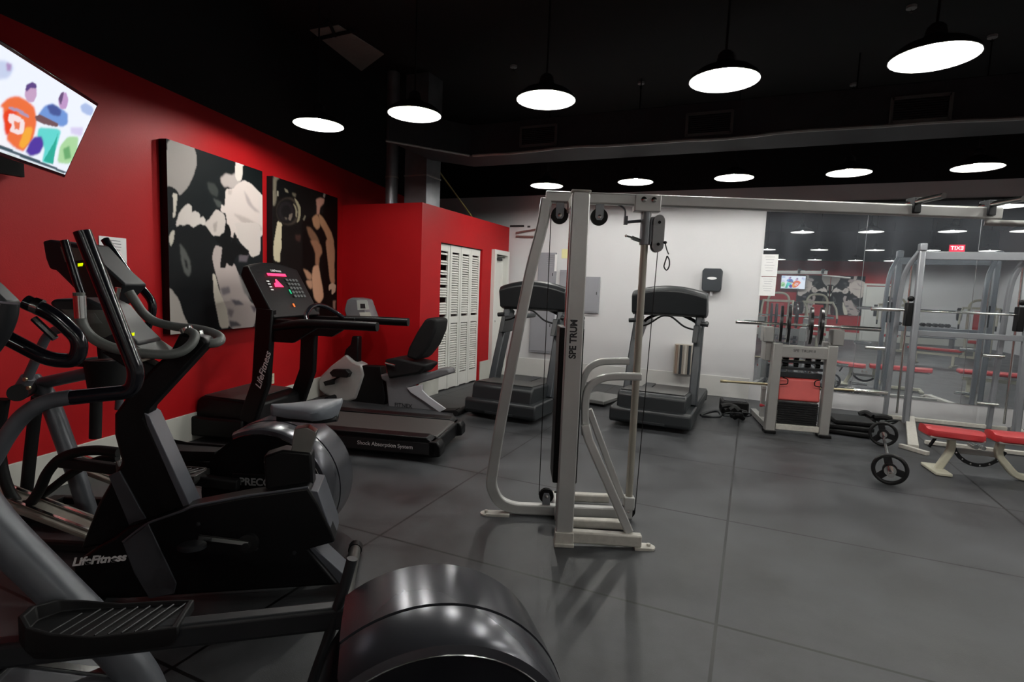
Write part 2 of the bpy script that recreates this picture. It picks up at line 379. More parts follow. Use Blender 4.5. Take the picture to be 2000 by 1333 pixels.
part('top_track', BLKM, d1, lambda bm: box(bm, (XC-.05, (LY0+LY1)/2, LZ-.006), (.05, LY1-LY0-.01, .012)))
d2 = thing('door_2', '', 'door', loc=(0, 0, 0)); del d2['label']; del d2['category']; d2['kind'] = 'structure'
def casing(bm):
    c = .075
    box(bm, (XC, DY0+c/2, DZ/2), (.13, c, DZ)); box(bm, (XC, DY1-c/2, DZ/2), (.13, c, DZ)); box(bm, (XC, (DY0+DY1)/2, DZ-c/2), (.13, DY1-DY0-2*c, c))
part('door_casing', SHUT, d2, casing, bevel=.006)
part('door_leaf', SHUT, d2, lambda bm: box(bm, (XC-.045, (DY0+DY1)/2, (DZ-.08)/2), (.04, DY1-DY0-.15, DZ-.09)), bevel=.004)
part('door_closer', CHAR, d2, lambda bm: (box(bm, (XC-.005, 8.62, 2.05), (.05, .22, .045)), box(bm, (XC+.015, 8.62, 2.085), (.03, .36, .012))), bevel=.004)
part('door_knob', CHROME, d2, lambda bm: (lathe(bm, (XC-.025, DY0+.12, .98), (1, 0, 0), [(0, .03), (.012, .03), (.014, .012), (.04, .012), (.045, .026), (.065, .028), (.078, .012)], 20)))
# far doors / setting behind the camera, seen in the mirror
d3 = thing('door_3', '', 'door', loc=(0, 0, 0)); del d3['label']; del d3['category']; d3['kind'] = 'structure'
part('door_leaf', SHUT, d3, lambda bm: box(bm, (4.6, YF+.03, 1.1), (.85, .05, 2.2)), bevel=.004)
part('door_casing', SHUT, d3, lambda bm: (box(bm, (4.12, YF+.04, 1.13), (.09, .08, 2.26)), box(bm, (5.08, YF+.04, 1.13), (.09, .08, 2.26)), box(bm, (4.6, YF+.04, 2.28), (1.05, .08, .08))), bevel=.004)

# mirror sheets on the back wall
mx0 = ay(1482, 600, YB)[0]; mx1 = ay(1678, 600, YB)[0]; mx2 = ay(1897, 600, YB)[0]; mz0, mz1 = .25, 2.93
for i, (a, b, lab) in enumerate(((mx0, mx1, 'tall frameless wall mirror sheet next to the white wall, behind the plate loaded machine'), (mx1, mx2, 'tall frameless wall mirror sheet behind the left upright of the rack'), (mx2, 5.1, 'tall frameless wall mirror sheet at the right edge of the picture'))):
    o = part('wall_mirror', MIRROR, None, lambda bm: box(bm, ((a+b)/2, YB-.006, (mz0+mz1)/2), (b-a-.006, .008, mz1-mz0)))
    tag(o, lab, 'mirror', 'mirror sheets on the back wall')
struct('trim_mirror_seam', GALV, lambda bm: (box(bm, (mx1, YB-.007, (mz0+mz1)/2), (.006, .009, mz1-mz0)), box(bm, (mx2, YB-.007, (mz0+mz1)/2), (.006, .009, mz1-mz0))))
struct('trim_mirror_top', BLKM, lambda bm: box(bm, ((mx0+5.1)/2, YB-.012, mz1+.015), (5.1-mx0, .02, .03)))

# ================================================================== LAMPS
DISC = emis('lamp_diffuser_glow', (1.0, 0.99, 0.94), LAMP_STRENGTH)
REFL = emis('self_glowing_reflector', (1.0, 0.99, 0.93), 1.3)  # own emission stands in for bulb light bounced inside the shade
SHADE = mat('lamp_shade_black', (.012, .012, .013), .5, var=.2, vscale=20)
def make_lamp(loc, label):
    t = thing('pendant_lamp', label, 'lamp', loc=loc, group='round pendant lamps hanging in rows')
    Rr = .235
    part('lamp_shade', SHADE, t, lambda bm: lathe(bm, (0, 0, 0), (0, 0, 1), [(0, Rr), (.002, Rr+.004), (.03, Rr*.97), (.07, Rr*.75), (.10, .10), (.13, .06), (.18, .05), (.20, .03), (.20, .0001)], 32, cap=False))
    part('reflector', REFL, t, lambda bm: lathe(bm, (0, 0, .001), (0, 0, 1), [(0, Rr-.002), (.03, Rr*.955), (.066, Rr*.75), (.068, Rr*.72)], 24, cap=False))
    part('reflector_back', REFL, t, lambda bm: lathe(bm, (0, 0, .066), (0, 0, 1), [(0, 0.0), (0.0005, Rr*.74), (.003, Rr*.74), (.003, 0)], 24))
    part('bulb', DISC, t, lambda bm: lathe(bm, (0, 0, .046), (0, 0, 1), [(-.034*math.cos(math.pi*k/8), .034*math.sin(math.pi*k/8)) for k in range(9)], 14))
    part('stem', BLKM, t, lambda bm: cyl(bm, (0, 0, .19), (0, 0, ZC-loc[2]), .008, 8))
    return t
ZL = 3.05
ORD = ['first', 'second', 'third', 'fourth', 'fifth', 'sixth', 'seventh', 'eighth']
lamp0 = None
def add_lamp(x, y, lab):
    global lamp0
    if lamp0 is None: lamp0 = make_lamp((x, y, ZL), lab); return
    copy_tree(lamp0, (x, y, ZL), label=lab)
FRONTL = ['leftmost lamp of the large front row, above the red wall posters', 'front row lamp hanging before the vertical silver ducts', 'front row lamp hanging above the silver cable machine column', 'second largest lamp, front row, near the top centre right', 'largest lamp, at the top right corner of the picture']
for i, x in enumerate((-3.96, -2.86, -1.62, -.295, .90, 2.2, 3.6, 4.75)):
    add_lamp(x, 4.19, FRONTL[i] if i < 5 else 'round lamp seen only in the mirror, in line with the large front row')
BACKL = ['leftmost lamp of the far row, just above the left end of the cable machine', 'far row lamp above the pulley post of the cable machine', 'middle lamp of the far row, below the duct', 'far row lamp hanging above the left part of the mirror', 'rightmost lamp of the far row, below the rightmost duct grille']
for i, x in enumerate((-2.85, -1.57, -.33, .92, 2.12, 3.35, 4.7)):
    add_lamp(x, 7.55, BACKL[i] if i < 5 else 'round lamp seen only in the mirror, in line with the far row')
DISC_REAR = emis('rear_lamp_diffuser_glow', (1.0, 0.99, 0.94), REAR_LAMP_STRENGTH); lamp0 = None
DISC, DISC_FRONT = DISC_REAR, DISC
for x in (.3, 1.7, 3.1, 4.4, 5.7): add_lamp(x, -.6, 'round lamp behind the camera, reflected in the mirror, nearer row')
DISC = DISC_FRONT; lamp0 = None
for x in (.8, 2.0, 3.3, 4.4, 5.6, 6.9): add_lamp(x, -5.2, 'round lamp behind the camera, reflected in the mirror, distant row')

# ================================================================== DUCTS
DYF = 6.4                               # front face of the long duct
DZ0, DZ1 = 3.25, 3.64
dt = thing('air_duct', 'long dark rectangular air duct running across below the ceiling', 'duct', loc=(0, 0, 0))
part('duct_body', DUCTB, dt, lambda bm: prism(bm, [(-3.5, DYF), (XR-.02, DYF), (XR-.02, DYF+.6), (-3.75, DYF+.6), (-4.15, DYF+.1), (-4.15, DYF-.5), (-4.12, DYF-.9)], DZ0, DZ1, 'xy'), bevel=.01)
def rim(bm):
    pts = []; x = -3.45
    while x < XR-.1:
        pts.append((x, DYF-.012, DZ0+.006*math.sin(x*5.1)+.010*math.sin(x*2.3)+.005*random.random())); x += .16
    tube(bm, pts, .018, 6)
    tube(bm, [(-3.5, DYF-.02, DZ0), (-4.14, DYF-.92, DZ0)], .016, 6)
part('foil_edge', FOIL, dt, rim, label='crinkled silver tape along the bottom edge of the duct')
for i, p in enumerate(((1052, 266, 1085-1020), (1385, 242, 85), (1797, 213, 109))):
    q = ay(p[0], p[1], DYF); wv = .46
    lab = ('dark air grille at the left end of the long duct', 'dark air grille in the middle of the long duct', 'dark air grille at the right end of the long duct')[i]
    g = part('duct_grille', mat('grille_frame', (.075, .075, .072), .5), dt, lambda bm: [box(bm, (q[0]+a, DYF-.01, q[2]+b), s) for a, b, s in ((-wv/2, 0, (.03, .03, .24)), (wv/2, 0, (.03, .03, .24)), (0, .11, (wv, .03, .03)), (0, -.11, (wv, .03, .03)))], label=lab)
    part('grille_blades', BLKM, g, lambda bm: [box(bm, (q[0], DYF-.012, q[2]-.09+k*.022), (wv-.03, .02, .004), rot=('X', .6)) for k in range(9)])
v1 = ax(833, 330, -4.35)
o = thing('vertical_duct', 'rectangular galvanised duct standing on the closet roof, right of the pair', 'duct', loc=(0, 0, 0), group='vertical ducts above the closet')
part('duct_body', GALV, o, lambda bm: box(bm, (-4.36, 6.62, (CH+ZC)/2), (.36, .36, ZC-CH-.002)), bevel=.006)
part('duct_flange', FOIL, o, lambda bm: [box(bm, (-4.36, 6.62, z), (.375, .375, .02)) for z in (3.05, 3.52)], bevel=.003)
o = thing('vertical_duct', 'narrow round galvanised duct standing on the closet roof, left of the pair', 'duct', loc=(0, 0, 0), group='vertical ducts above the closet')
part('duct_body', GALV, o, lambda bm: cyl(bm, (-4.67, 6.33, CH), (-4.67, 6.33, ZC-.002), .085, 24))
part('duct_band', FOIL, o, lambda bm: lathe(bm, (-4.67, 6.33, 3.0), (0, 0, 1), [(0, .085), (0, .09), (.02, .09), (.02, .085)], 24))
cq = [gp(*p, ZC-.004) for p in ((605, 58), (660, 48), (750, 105), (706, 138))]
tag(part('ceiling_panel', CEILP, None, lambda bm: prism(bm, [(a[0], a[1]) for a in cq], ZC-.012, ZC-.002, 'xy')), 'bare grey panel strip set in the black ceiling above the posters', 'panel')
struct('trim_ceiling_bars', BLACKP, lambda bm: [tube(bm, [tuple(gp(*a, ZC-.03)), tuple(gp(*b, ZC-.03))], .02, 6) for a, b in (((612, 78), (690, 60)), ((640, 40), (655, 70)))])
for i, p in enumerate(((1003, 133), (1252, 165), (1667, 168), (1780, 18), (1938, 75))):
    q = gp(*p, ZC-.03)
    t = thing('sprinkler_head', ('ceiling sprinkler head between the second and third front lamps', 'ceiling sprinkler head between the cable machine lamp and the next', 'ceiling sprinkler head between the two largest lamps', 'ceiling sprinkler head near the top edge left of the largest lamp', 'ceiling sprinkler head at the right of the largest lamp')[i], 'sprinkler', loc=(float(q[0]), float(q[1]), ZC-.06), group='ceiling sprinkler heads')
    part('escutcheon', mat('sprinkler_grey', (.22, .22, .22), .5), t, lambda bm: lathe(bm, (0, 0, .03), (0, 0, 1), [(0, .03), (.005, .045), (.03, .045)], 16))
    part('deflector', CHROME, t, lambda bm: (lathe(bm, (0, 0, 0), (0, 0, 1), [(0, .018), (.004, .018), (.004, .005), (.03, .005)], 12)))
tag(part('conduit_pipe', mat('yellow_conduit', (.22, .17, .05), .5), None, lambda bm: tube(bm, [(-4.40, 7.1, 3.25), (-4.30, 8.0, 2.70)], .012, 8)), 'thin yellowish pipe sloping down behind the closet roof', 'pipe')

# ================================================================== POSTERS AND TV
def canvas(W_, H_, bg): return np.ones((H_, W_, 3))*np.array(bg)
def inpoly(X, Y, P):
    c = np.zeros(X.shape, bool); n = len(P); j = n-1
    for i in range(n):
        xi, yi = P[i]; xj, yj = P[j]
        if yi != yj: c ^= ((yi > Y) != (yj > Y)) & (X < (xj-xi)*(Y-yi)/(yj-yi)+xi)
        j = i
    return c
def blur(a, k=1):
    for _ in range(k):
        p = np.pad(a, ((1, 1), (1, 1)) + ((0, 0),)*(a.ndim-2), 'edge')
        a = (p[:-2, 1:-1]+p[2:, 1:-1]+p[1:-1, :-2]+p[1:-1, 2:]+p[1:-1, 1:-1]*2)/6
    return a
def chaikin(P, k=1):
    for _ in range(k):
        P = [q for i in range(len(P)) for a, b in [(P[i], P[(i+1) % len(P)])] for q in ((a[0]*.86+b[0]*.14, a[1]*.86+b[1]*.14), (a[0]*.14+b[0]*.86, a[1]*.14+b[1]*.86))]
    return P
def paint(img, P, col, soft=1, a=1.0):
    P = chaikin(P) if len(P) > 4 else P; soft = int(soft*1.6)
    h_, w_ = img.shape[:2]; X, Y = np.meshgrid((np.arange(w_)+.5)/w_, (np.arange(h_)+.5)/h_)
    m = blur(inpoly(X, Y, P).astype(float), soft)[..., None]*a; img[:] = img*(1-m)+np.array(col)*m
def ell(cx, cy, rx, ry, rot=0, n=24): return [(cx+rx*math.cos(t)*math.cos(rot)-ry*math.sin(t)*math.sin(rot), cy+rx*math.cos(t)*math.sin(rot)+ry*math.sin(t)*math.cos(rot)) for t in [2*math.pi*k/n for k in range(n)]]
def grid_art(name, img, m, parent, c, xd, yd, off):
    """a printed / lit picture: one small quad per colour cell. c = top-left corner, xd / yd full edge vectors"""
    h_, w_ = img.shape[:2]; c = V(*c); xd = V(*xd); yd = V(*yd); n = xd.cross(yd).normalized()*(-off)
    vs = [c+xd*(i/w_)+yd*(j/h_)+n for j in range(h_+1) for i in range(w_+1)]
    fs = [(j*(w_+1)+i, (j+1)*(w_+1)+i, (j+1)*(w_+1)+i+1, j*(w_+1)+i+1) for j in range(h_) for i in range(w_)]
    me = bpy.data.meshes.new(name); me.from_pydata(vs, [], fs); at = me.color_attributes.new('Col', 'FLOAT_COLOR', 'CORNER')
    cols = np.repeat(img.reshape(-1, 3), 4, axis=0); cols = np.concatenate([cols, np.ones((len(cols), 1))], 1).astype(np.float32)
    at.data.foreach_set('color', cols.ravel()); me.materials.append(m)
    o = bpy.data.objects.new(name, me); COL.objects.link(o); o.parent = parent; return o
def lin(*c): return tuple((x/255)**2.2 for x in c)
WF = WA+WN*.078                       # printed face of the posters, just off the wall
def on_sheet(px, py):
    d = ray(px, py); n = np.array([WN[0], WN[1], 0.]); q = _C+d*(((np.array([WF[0], WF[1], 0])-_C)@n)/(d@n)); return float((q[:2]-WF)@WT), float(q[2])
S1 = (on_sheet(329, 460)[0], on_sheet(513, 450)[0], 1.035, on_sheet(329, 272)[1]); S2 = (on_sheet(533, 460)[0], on_sheet(659, 450)[0], 1.06, on_sheet(533, 344)[1])
def sheet(P, S, Zf):
    o = []
    for x, y in P:
        a, z = on_sheet(*Zf(x, y)); o.append(((a-S[0])/(S[1]-S[0]), (S[3]-z)/(S[3]-S[2])))
    return o
ZA_ = lambda x, y: (320+x/4.48, 260+y/4.48); ZB2 = lambda x, y: (320+x/4.075, 440+y/4.075)
ZC3 = lambda x, y: (525+x/6.4, 335+y/6.4); ZD4 = lambda x, y: (525+x/5.97, 470+y/5.97)
LIT = (208, 200, 194); DK = (20, 23, 25)
im1 = canvas(170, 230, lin(25, 29, 31))
for P, c, k_s, Zf in (
    ([(30, 30), (262, 115), (285, 190), (290, 270), (262, 370), (215, 470), (140, 550), (115, 500), (60, 465), (20, 470)], (160, 154, 150), 1, ZA_),
    ([(380, 430), (440, 440), (480, 500), (470, 560), (420, 540), (390, 490)], (60, 64, 62), 3, ZA_),
    ([(430, 570), (500, 600), (520, 660), (470, 650)], (70, 74, 72), 2, ZA_),
    ([(75, 530), (122, 530), (112, 620), (100, 735), (76, 740), (88, 640)], (206, 200, 188), 1, ZA_),
    ([(105, 800), (130, 710), (170, 650), (215, 615), (245, 640), (248, 720), (235, 800), (200, 800), (170, 812), (140, 800), (115, 820)], LIT, 1, ZA_),
    ([(215, 780), (235, 700), (275, 682), (315, 705), (320, 760), (290, 815), (262, 828), (235, 815)], LIT, 1, ZA_),
    ([(285, 800), (300, 750), (345, 728), (368, 760), (362, 810), (320, 838)], LIT, 1, ZA_),
    ([(355, 790), (400, 750), (440, 690), (460, 665), (530, 710), (545, 790), (540, 900), (420, 900), (380, 850)], (200, 190, 184), 1, ZA_),
    ([(430, 800), (470, 770), (460, 860), (440, 870)], (168, 158, 152), 2, ZA_),
    ([(495, 395), (540, 352), (600, 370), (640, 330), (680, 410), (640, 470), (600, 490), (560, 470), (530, 475), (500, 430)], (176, 166, 162), 2, ZA_),
    ([(628, 240), (708, 262), (700, 330), (676, 418), (640, 420), (622, 370)], (216, 208, 200), 1, ZA_),
    ([(540, 490), (600, 490), (650, 440), (700, 412), (760, 440), (810, 490), (880, 560), (880, 920), (560, 920), (545, 700), (500, 690), (500, 625), (535, 640)], (212, 200, 194), 1, ZA_),
    ([(700, 500), (740, 560), (780, 640), (850, 700), (800, 690), (730, 620)], (176, 164, 162), 4, ZA_),
    ([(560, 500), (600, 500), (590, 540), (565, 540)], (190, 178, 172), 2, ZA_),
    ([(600, 700), (720, 740), (860, 820), (860, 860), (700, 800)], (184, 172, 166), 4, ZA_),
    ([(290, -10), (340, 10), (380, 70), (410, 110), (410, 160), (388, 230), (395, 340), (385, 420), (400, 640), (430, 820), (190, 820), (150, 640), (100, 540), (20, 470), (20, 180), (60, 160), (90, 20), (150, 20), (200, 10), (220, 40), (260, 5)], (24, 26, 28), 1, ZB2),
    ([(45, 80), (70, 40), (88, 45), (75, 140), (55, 170), (42, 120)], (196, 190, 178), 1, ZB2),
    ([(125, 140), (165, 190), (210, 280), (218, 370), (200, 415), (165, 380), (140, 290)], (84, 86, 84), 2, ZB2),
    ([(160, 260), (185, 290), (195, 350), (175, 340)], (30, 32, 33), 2, ZB2),
    ([(395, 200), (415, 160), (470, 180), (520, 330), (560, 300), (600, 400), (640, 480), (680, 600), (750, 660), (735, 740), (715, 815), (520, 825), (470, 640), (440, 480), (400, 340), (385, 260)], (180, 168, 164), 1, ZB2),
    ([(450, 500), (520, 490), (530, 540), (470, 560)], (120, 114, 118), 4, ZB2),
    ([(530, 590), (600, 600), (640, 635), (570, 640)], (104, 100, 106), 3, ZB2),
    ([(510, 660), (560, 680), (540, 740), (510, 710)], (128, 120, 122), 4, ZB2),
    ([(520, 760), (580, 770), (620, 800), (530, 815)], (88, 86, 90), 3, ZB2),
    ([(690, 640), (750, 650), (720, 700)], (104, 96, 104), 3, ZB2),
    ([(590, 380), (660, 500), (700, 600), (640, 540)], (120, 118, 116), 4, ZB2),
    ([(388, 380), (412, 400), (440, 520), (500, 660), (522, 815), (450, 822), (420, 680), (398, 560)], (212, 204, 190), 1, ZB2),
    ([(770, -20), (770, 230), (700, 260), (660, 190), (600, 130), (580, 40), (560, -20)], (206, 196, 190), 1, ZB2),
    ([(600, 240), (680, 230), (660, 290), (600, 290)], (96, 90, 96), 3, ZB2),
    ([(490, -20), (520, 0), (535, 50), (532, 140), (545, 130), (560, 50), (582, 90), (582, 150), (610, 150), (620, 175), (680, 200), (670, 245), (600, 230), (570, 260), (548, 330), (520, 320), (500, 300), (490, 342), (445, 340), (462, 210), (465, 170), (412, 125), (410, 95), (450, 95), (455, 70), (480, 60)], (16, 17, 19), 1, ZB2),
    ([(690, 270), (880, 320), (872, 560), (820, 490), (760, 430), (690, 405)], (18, 24, 25), 1, ZA_),
    ([(20, 480), (60, 510), (120, 590), (160, 720), (200, 800), (200, 900), (20, 900)], (162, 156, 150), 1, ZB2)):
    paint(im1, sheet(P, S1, Zf), lin(*c), k_s)
im2 = canvas(150, 210, lin(17, 14, 13))
for P, c, k_s, Zf in (
    ([(55, 50), (130, 70), (120, 130), (95, 200), (100, 330), (80, 420), (50, 440)], (112, 106, 92), 2, ZC3),
    ([(95, 100), (200, 90), (300, 110), (330, 300), (200, 330), (95, 300)], (14, 15, 16), 2, ZC3),
    ([(100, 240), (120, 250), (122, 310), (102, 300)], (150, 146, 130), 1, ZC3),
    ([(195, 210), (240, 240), (245, 270), (210, 258)], (130, 124, 106), 1, ZC3),
    ([(290, 270), (340, 280), (335, 320), (300, 305)], (104, 98, 84), 2, ZC3),
    (ell(245, 500, 152, 175), (58, 52, 46), 2, ZC3), (ell(225, 500, 128, 158), (24, 22, 22), 2, ZC3), (ell(215, 500, 96, 120), (34, 31, 33), 2, ZC3), (ell(215, 500, 60, 80), (22, 21, 22), 2, ZC3),
    ([(318, 330), (360, 370), (398, 450), (400, 540), (380, 620), (350, 640), (372, 540), (365, 450), (335, 380)], (150, 142, 116), 1, ZC3),
    ([(300, 395), (335, 430), (358, 500), (350, 580), (335, 560), (335, 480)], (140, 132, 110), 1, ZC3),
    ([(255, 540), (300, 520), (290, 570), (270, 620), (245, 600)], (112, 102, 92), 1, ZC3),
    ([(200, 570), (230, 575), (225, 605), (202, 600)], (90, 84, 76), 1, ZC3),
    ([(450, 550), (465, 560), (440, 620), (425, 600)], (120, 116, 100), 1, ZC3),
    ([(110, 620), (165, 650), (160, 760), (155, 920), (60, 920), (85, 760)], (196, 184, 156), 1, ZC3),
    ([(60, -10), (150, -10), (150, 80), (132, 160), (130, 260), (60, 230), (55, 120)], (196, 184, 156), 1, ZD4),
    ([(590, 350), (640, 330), (695, 340), (690, 400), (645, 440), (630, 530), (600, 550), (600, 440)], (178, 132, 116), 2, ZC3),
    ([(690, 235), (718, 240), (700, 330), (680, 320)], (140, 134, 122), 1, ZC3),
    ([(540, 580), (600, 530), (640, 600), (640, 700), (600, 730), (560, 680)], (170, 128, 98), 2, ZC3),
    ([(620, 520), (680, 580), (740, 680), (790, 780), (820, 900), (750, 900), (700, 760), (640, 660)], (168, 126, 96), 2, ZC3),
    ([(470, 690), (520, 700), (600, 800), (640, 900), (560, 900), (500, 800)], (122, 90, 70), 3, ZC3),
    ([(330, 790), (400, 800), (390, 880), (340, 860)], (58, 40, 36), 3, ZC3),
    ([(480, 0), (560, 0), (610, 60), (625, 140), (590, 200), (585, 300), (540, 280), (545, 160), (520, 80)], (150, 108, 84), 3, ZD4),
    ([(520, 300), (580, 280), (600, 400), (630, 560), (640, 660), (590, 740), (530, 680), (510, 560), (500, 420)], (196, 150, 122), 2, ZD4),
    ([(400, 330), (450, 350), (500, 400), (495, 460), (450, 450)], (178, 136, 110), 2, ZD4),
    ([(430, 470), (500, 460), (510, 540), (490, 570), (460, 540)], (190, 146, 120), 2, ZD4),
    ([(660, -10), (750, -10), (770, 120), (765, 300), (770, 500), (740, 530), (710, 450), (690, 250)], (166, 124, 98), 2, ZD4),
    ([(700, 520), (740, 495), (785, 520), (775, 600), (740, 640), (700, 580)], (190, 160, 138), 1, ZD4),
    ([(690, 600), (730, 560), (735, 640), (775, 600), (780, 700), (740, 840), (690, 860), (660, 700)], (22, 18, 16), 1, ZD4),
    ([(750, 700), (780, 700), (775, 830), (750, 820)], (150, 120, 106), 2, ZD4)):
    paint(im2, sheet(P, S2, Zf), lin(*c), k_s)
PRINT = vcol('poster_print', 0, .6); PRINT.node_tree.nodes['Principled BSDF'].inputs['Specular IOR Level'].default_value = .12
def wall_poster(s0, s1, z0, z1, img, label, group=None):
    a, b = lw(s0, .045), lw(s1, .045)
    ang = math.atan2(WT[1], WT[0]); t = thing('wall_poster', label, 'poster', loc=(a[0], a[1], z0), rotz=ang, group=group)
    L_ = s1-s0
    part('mounting_board', BLKM, t, lambda bm: box(bm, (L_/2, .006, (z1-z0)/2), (L_, .075, z1-z0)), bevel=.003)
    grid_art('printed_sheet', img, PRINT, t, (0, -.0325, z1-z0), (L_, 0, 0), (0, 0, -(z1-z0)), .0)
    return t
wall_poster(*S1, im1, 'large black and white poster of a muscular figure with raised fist, nearer the camera')
wall_poster(*S2, im2, 'large dark brown toned poster of a bare torso and dumbbell, nearer the closet')
# TV
k_ = .88; th, tl_ = .66, .4
br = V(*(_C+(np.array([-4.711, 2.422, 2.26])-_C)*k_)); nn = V(math.cos(th), math.sin(th), 0); ww = V(math.sin(th), -math.cos(th), 0); up = V(0, 0, 1)*math.cos(tl_)+nn*math.sin(tl_)
hT, wT = .56*k_, 1.08*k_
tv = thing('wall_television', 'flat television glowing at the upper left, tilted down, showing two people', 'television', loc=tuple(br+ww*wT/2), group=None)
base = br+ww*wT/2; nf = up.cross(ww)*1.0; nf = -nf if nf.dot(nn) < 0 else nf
Rt = Matrix((ww*-1, up, nf)).transposed()     # local x: viewer's right
def tvbox(bm, cx, cy, cz, sx, sy, sz):
    c = (br-base) + ww*(wT/2) + (-ww)*cx + up*cy + nf*cz
    v = []
    for a in (-1, 1):
        for b in (-1, 1):
            for d in (-1, 1): v.append(bm.verts.new(c+(-ww)*(a*sx/2)+up*(b*sy/2)+nf*(d*sz/2)))
    for f in ((0, 1, 3, 2), (4, 6, 7, 5), (0, 4, 5, 1), (2, 3, 7, 6), (0, 2, 6, 4), (1, 5, 7, 3)): bm.faces.new([v[i] for i in f])
part('bezel', GLOSSB, tv, lambda bm: tvbox(bm, 0, hT/2, -.03, wT+.03, hT+.04, .05), bevel=.005)
imT = canvas(170, 96, lin(238, 244, 255))
def tv_uv(P):
    o = []; o0 = np.array(br+ww*wT+up*hT+nf*-.003); n = np.array(nf); xa_ = -np.array(ww)*wT; ya_ = -np.array(up)*hT
    for x, y in P:
        d = ray(x/3.32, 80+y/3.32); q = _C+d*(((o0-_C)@n)/(d@n))-o0; o.append((float(q@xa_)/wT**2, float(q@ya_)/hT**2))
    return o
for P, c, k_s in (
    ([(-60, 120), (40, 130), (90, 170), (60, 240), (-60, 260)], (196, 208, 236), 4),
    ([(40, 140), (75, 150), (70, 200), (45, 190)], (170, 140, 190), 2),
    ([(-60, 600), (20, 560), (50, 640), (60, 700), (-60, 680)], (244, 244, 250), 2),
    ([(0, 420), (50, 370), (110, 355), (170, 380), (225, 430), (240, 520), (215, 640), (180, 680), (150, 720), (90, 690), (40, 640), (60, 560), (20, 500), (20, 440)], (238, 112, 62), 2),
    ([(20, 470), (60, 440), (110, 460), (100, 520), (50, 620), (30, 600)], (232, 66, 30), 2),
    ([(60, 470), (110, 480), (160, 520), (155, 600), (110, 610), (60, 580), (80, 540), (50, 520)], (246, 226, 226), 1),
    ([(90, 520), (130, 530), (125, 580), (95, 570)], (236, 120, 84), 1),
    ([(55, 425), (120, 440), (190, 485), (185, 500), (110, 460), (55, 438)], (170, 150, 180), 1),
    ([(165, 560), (215, 560), (190, 660), (150, 700), (120, 680)], (246, 170, 60), 2),
    ([(165, 310), (195, 290), (235, 300), (240, 350), (215, 400), (180, 395), (160, 360)], (196, 160, 196), 1),
    ([(165, 310), (175, 280), (210, 265), (240, 285), (235, 310), (200, 305), (170, 330)], (88, 66, 130), 1),
    ([(245, 480), (290, 420), (340, 405), (400, 440), (440, 470), (440, 540), (400, 560), (340, 530), (280, 500)], (110, 150, 216), 2),
    ([(300, 420), (350, 410), (400, 450), (390, 490), (330, 480)], (66, 86, 150), 2),
    ([(225, 490), (260, 475), (330, 510), (380, 540), (370, 560), (300, 545), (235, 520)], (110, 82, 88), 1),
    ([(378, 370), (400, 335), (430, 335), (445, 380), (430, 440), (395, 445), (380, 410)], (190, 150, 200), 1),
    ([(378, 375), (395, 340), (415, 330), (405, 380), (395, 420)], (98, 78, 120), 1),
    ([(250, 560), (380, 570), (395, 590), (370, 680), (330, 800), (270, 790), (290, 700), (240, 620)], (96, 214, 208), 2),
    ([(350, 660), (375, 600), (345, 800), (280, 780)], (40, 170, 150), 1),
    ([(190, 660), (225, 620), (270, 620), (285, 670), (260, 730), (200, 750), (165, 720)], (78, 56, 160), 2),
    ([(520, 420), (560, 400), (610, 440), (590, 490), (530, 460)], (170, 190, 232), 2),
    ([(455, 560), (540, 560), (530, 620), (460, 600)], (214, 206, 240), 4),
    ([(390, 680), (440, 620), (510, 620), (500, 720), (450, 800), (370, 790)], (170, 216, 160), 3),
    ([(410, 700), (450, 680), (460, 760), (420, 770)], (104, 168, 110), 3),
    ([(-60, 650), (100, 715), (300, 795), (430, 850), (425, 862), (290, 812), (90, 735), (-60, 680)], (60, 84, 96), 1),
    ([(-60, 690), (90, 742), (280, 812), (420, 864), (415, 880), (270, 835), (60, 750), (-60, 705)], (206, 220, 220), 1)):
    paint(imT, tv_uv(P), lin(*c), k_s)
TVM = vcol('tv_picture', 1.0)
tl3 = (br-base)+ww*wT+up*hT
grid_art('screen', imT, TVM, tv, tl3+nf*-.003, -ww*wT, -up*hT, 0)
part('rear_housing', BLKM, tv, lambda bm: tvbox(bm, 0, hT*.4, -.08, wT*.6, hT*.6, .06), bevel=.01)
wp = lwy(float(base.y)); part('wall_bracket', BLKM, tv, lambda bm: (tube(bm, [(br-base)+ww*(wT/2)+up*hT*.4-nf*.1, V(wp[0], wp[1]+.15, br.z+.12)-base], .03, 8), box(bm, V(wp[0]+.02, wp[1]+.15, br.z+.12)-base, (.04, .2, .3)), tube(bm, smooth_path([(br-base)+ww*(wT/2)+up*.05-nf*.1, (br-base)+ww*(wT/2)-up*.25-nf*.2, V(wp[0]+.03, wp[1]+.05, br.z-.45)-base]), .008, 6)))
# notice on the red wall, outlet
def paper_on_leftwall(s0, s1, z0, z1, label, nlines=12):
    a = lw(s0, .004); ang = math.atan2(WT[1], WT[0]); t = thing('wall_notice', label, 'paper notice', loc=(a[0], a[1], z0), rotz=ang)
    L_ = s1-s0; part('sheet', PAPER, t, lambda bm: box(bm, (L_/2, 0, (z1-z0)/2), (L_, .002, z1-z0)))
    def lines(bm):
        random.seed(3)
        for k in range(nlines):
            if k in (4, 5): continue
            ln = L_*random.uniform(.45, .8); box(bm, (L_/2+random.uniform(-.01, .01), -.0016, (z1-z0)*(.92-.85*k/nlines)), (ln, .0008, .005))
    part('printed_lines', INK, t, lines); return t
paper_on_leftwall(.71, .945, 1.50, 1.83, 'white printed notice sheet taped to the red wall beside the nearer poster')
a = lw(2.82, .004)
t = thing('wall_outlet', 'small ivory power outlet plate low on the red wall behind the treadmill', 'outlet', loc=(a[0], a[1], .34), rotz=math.atan2(WT[1], WT[0]))
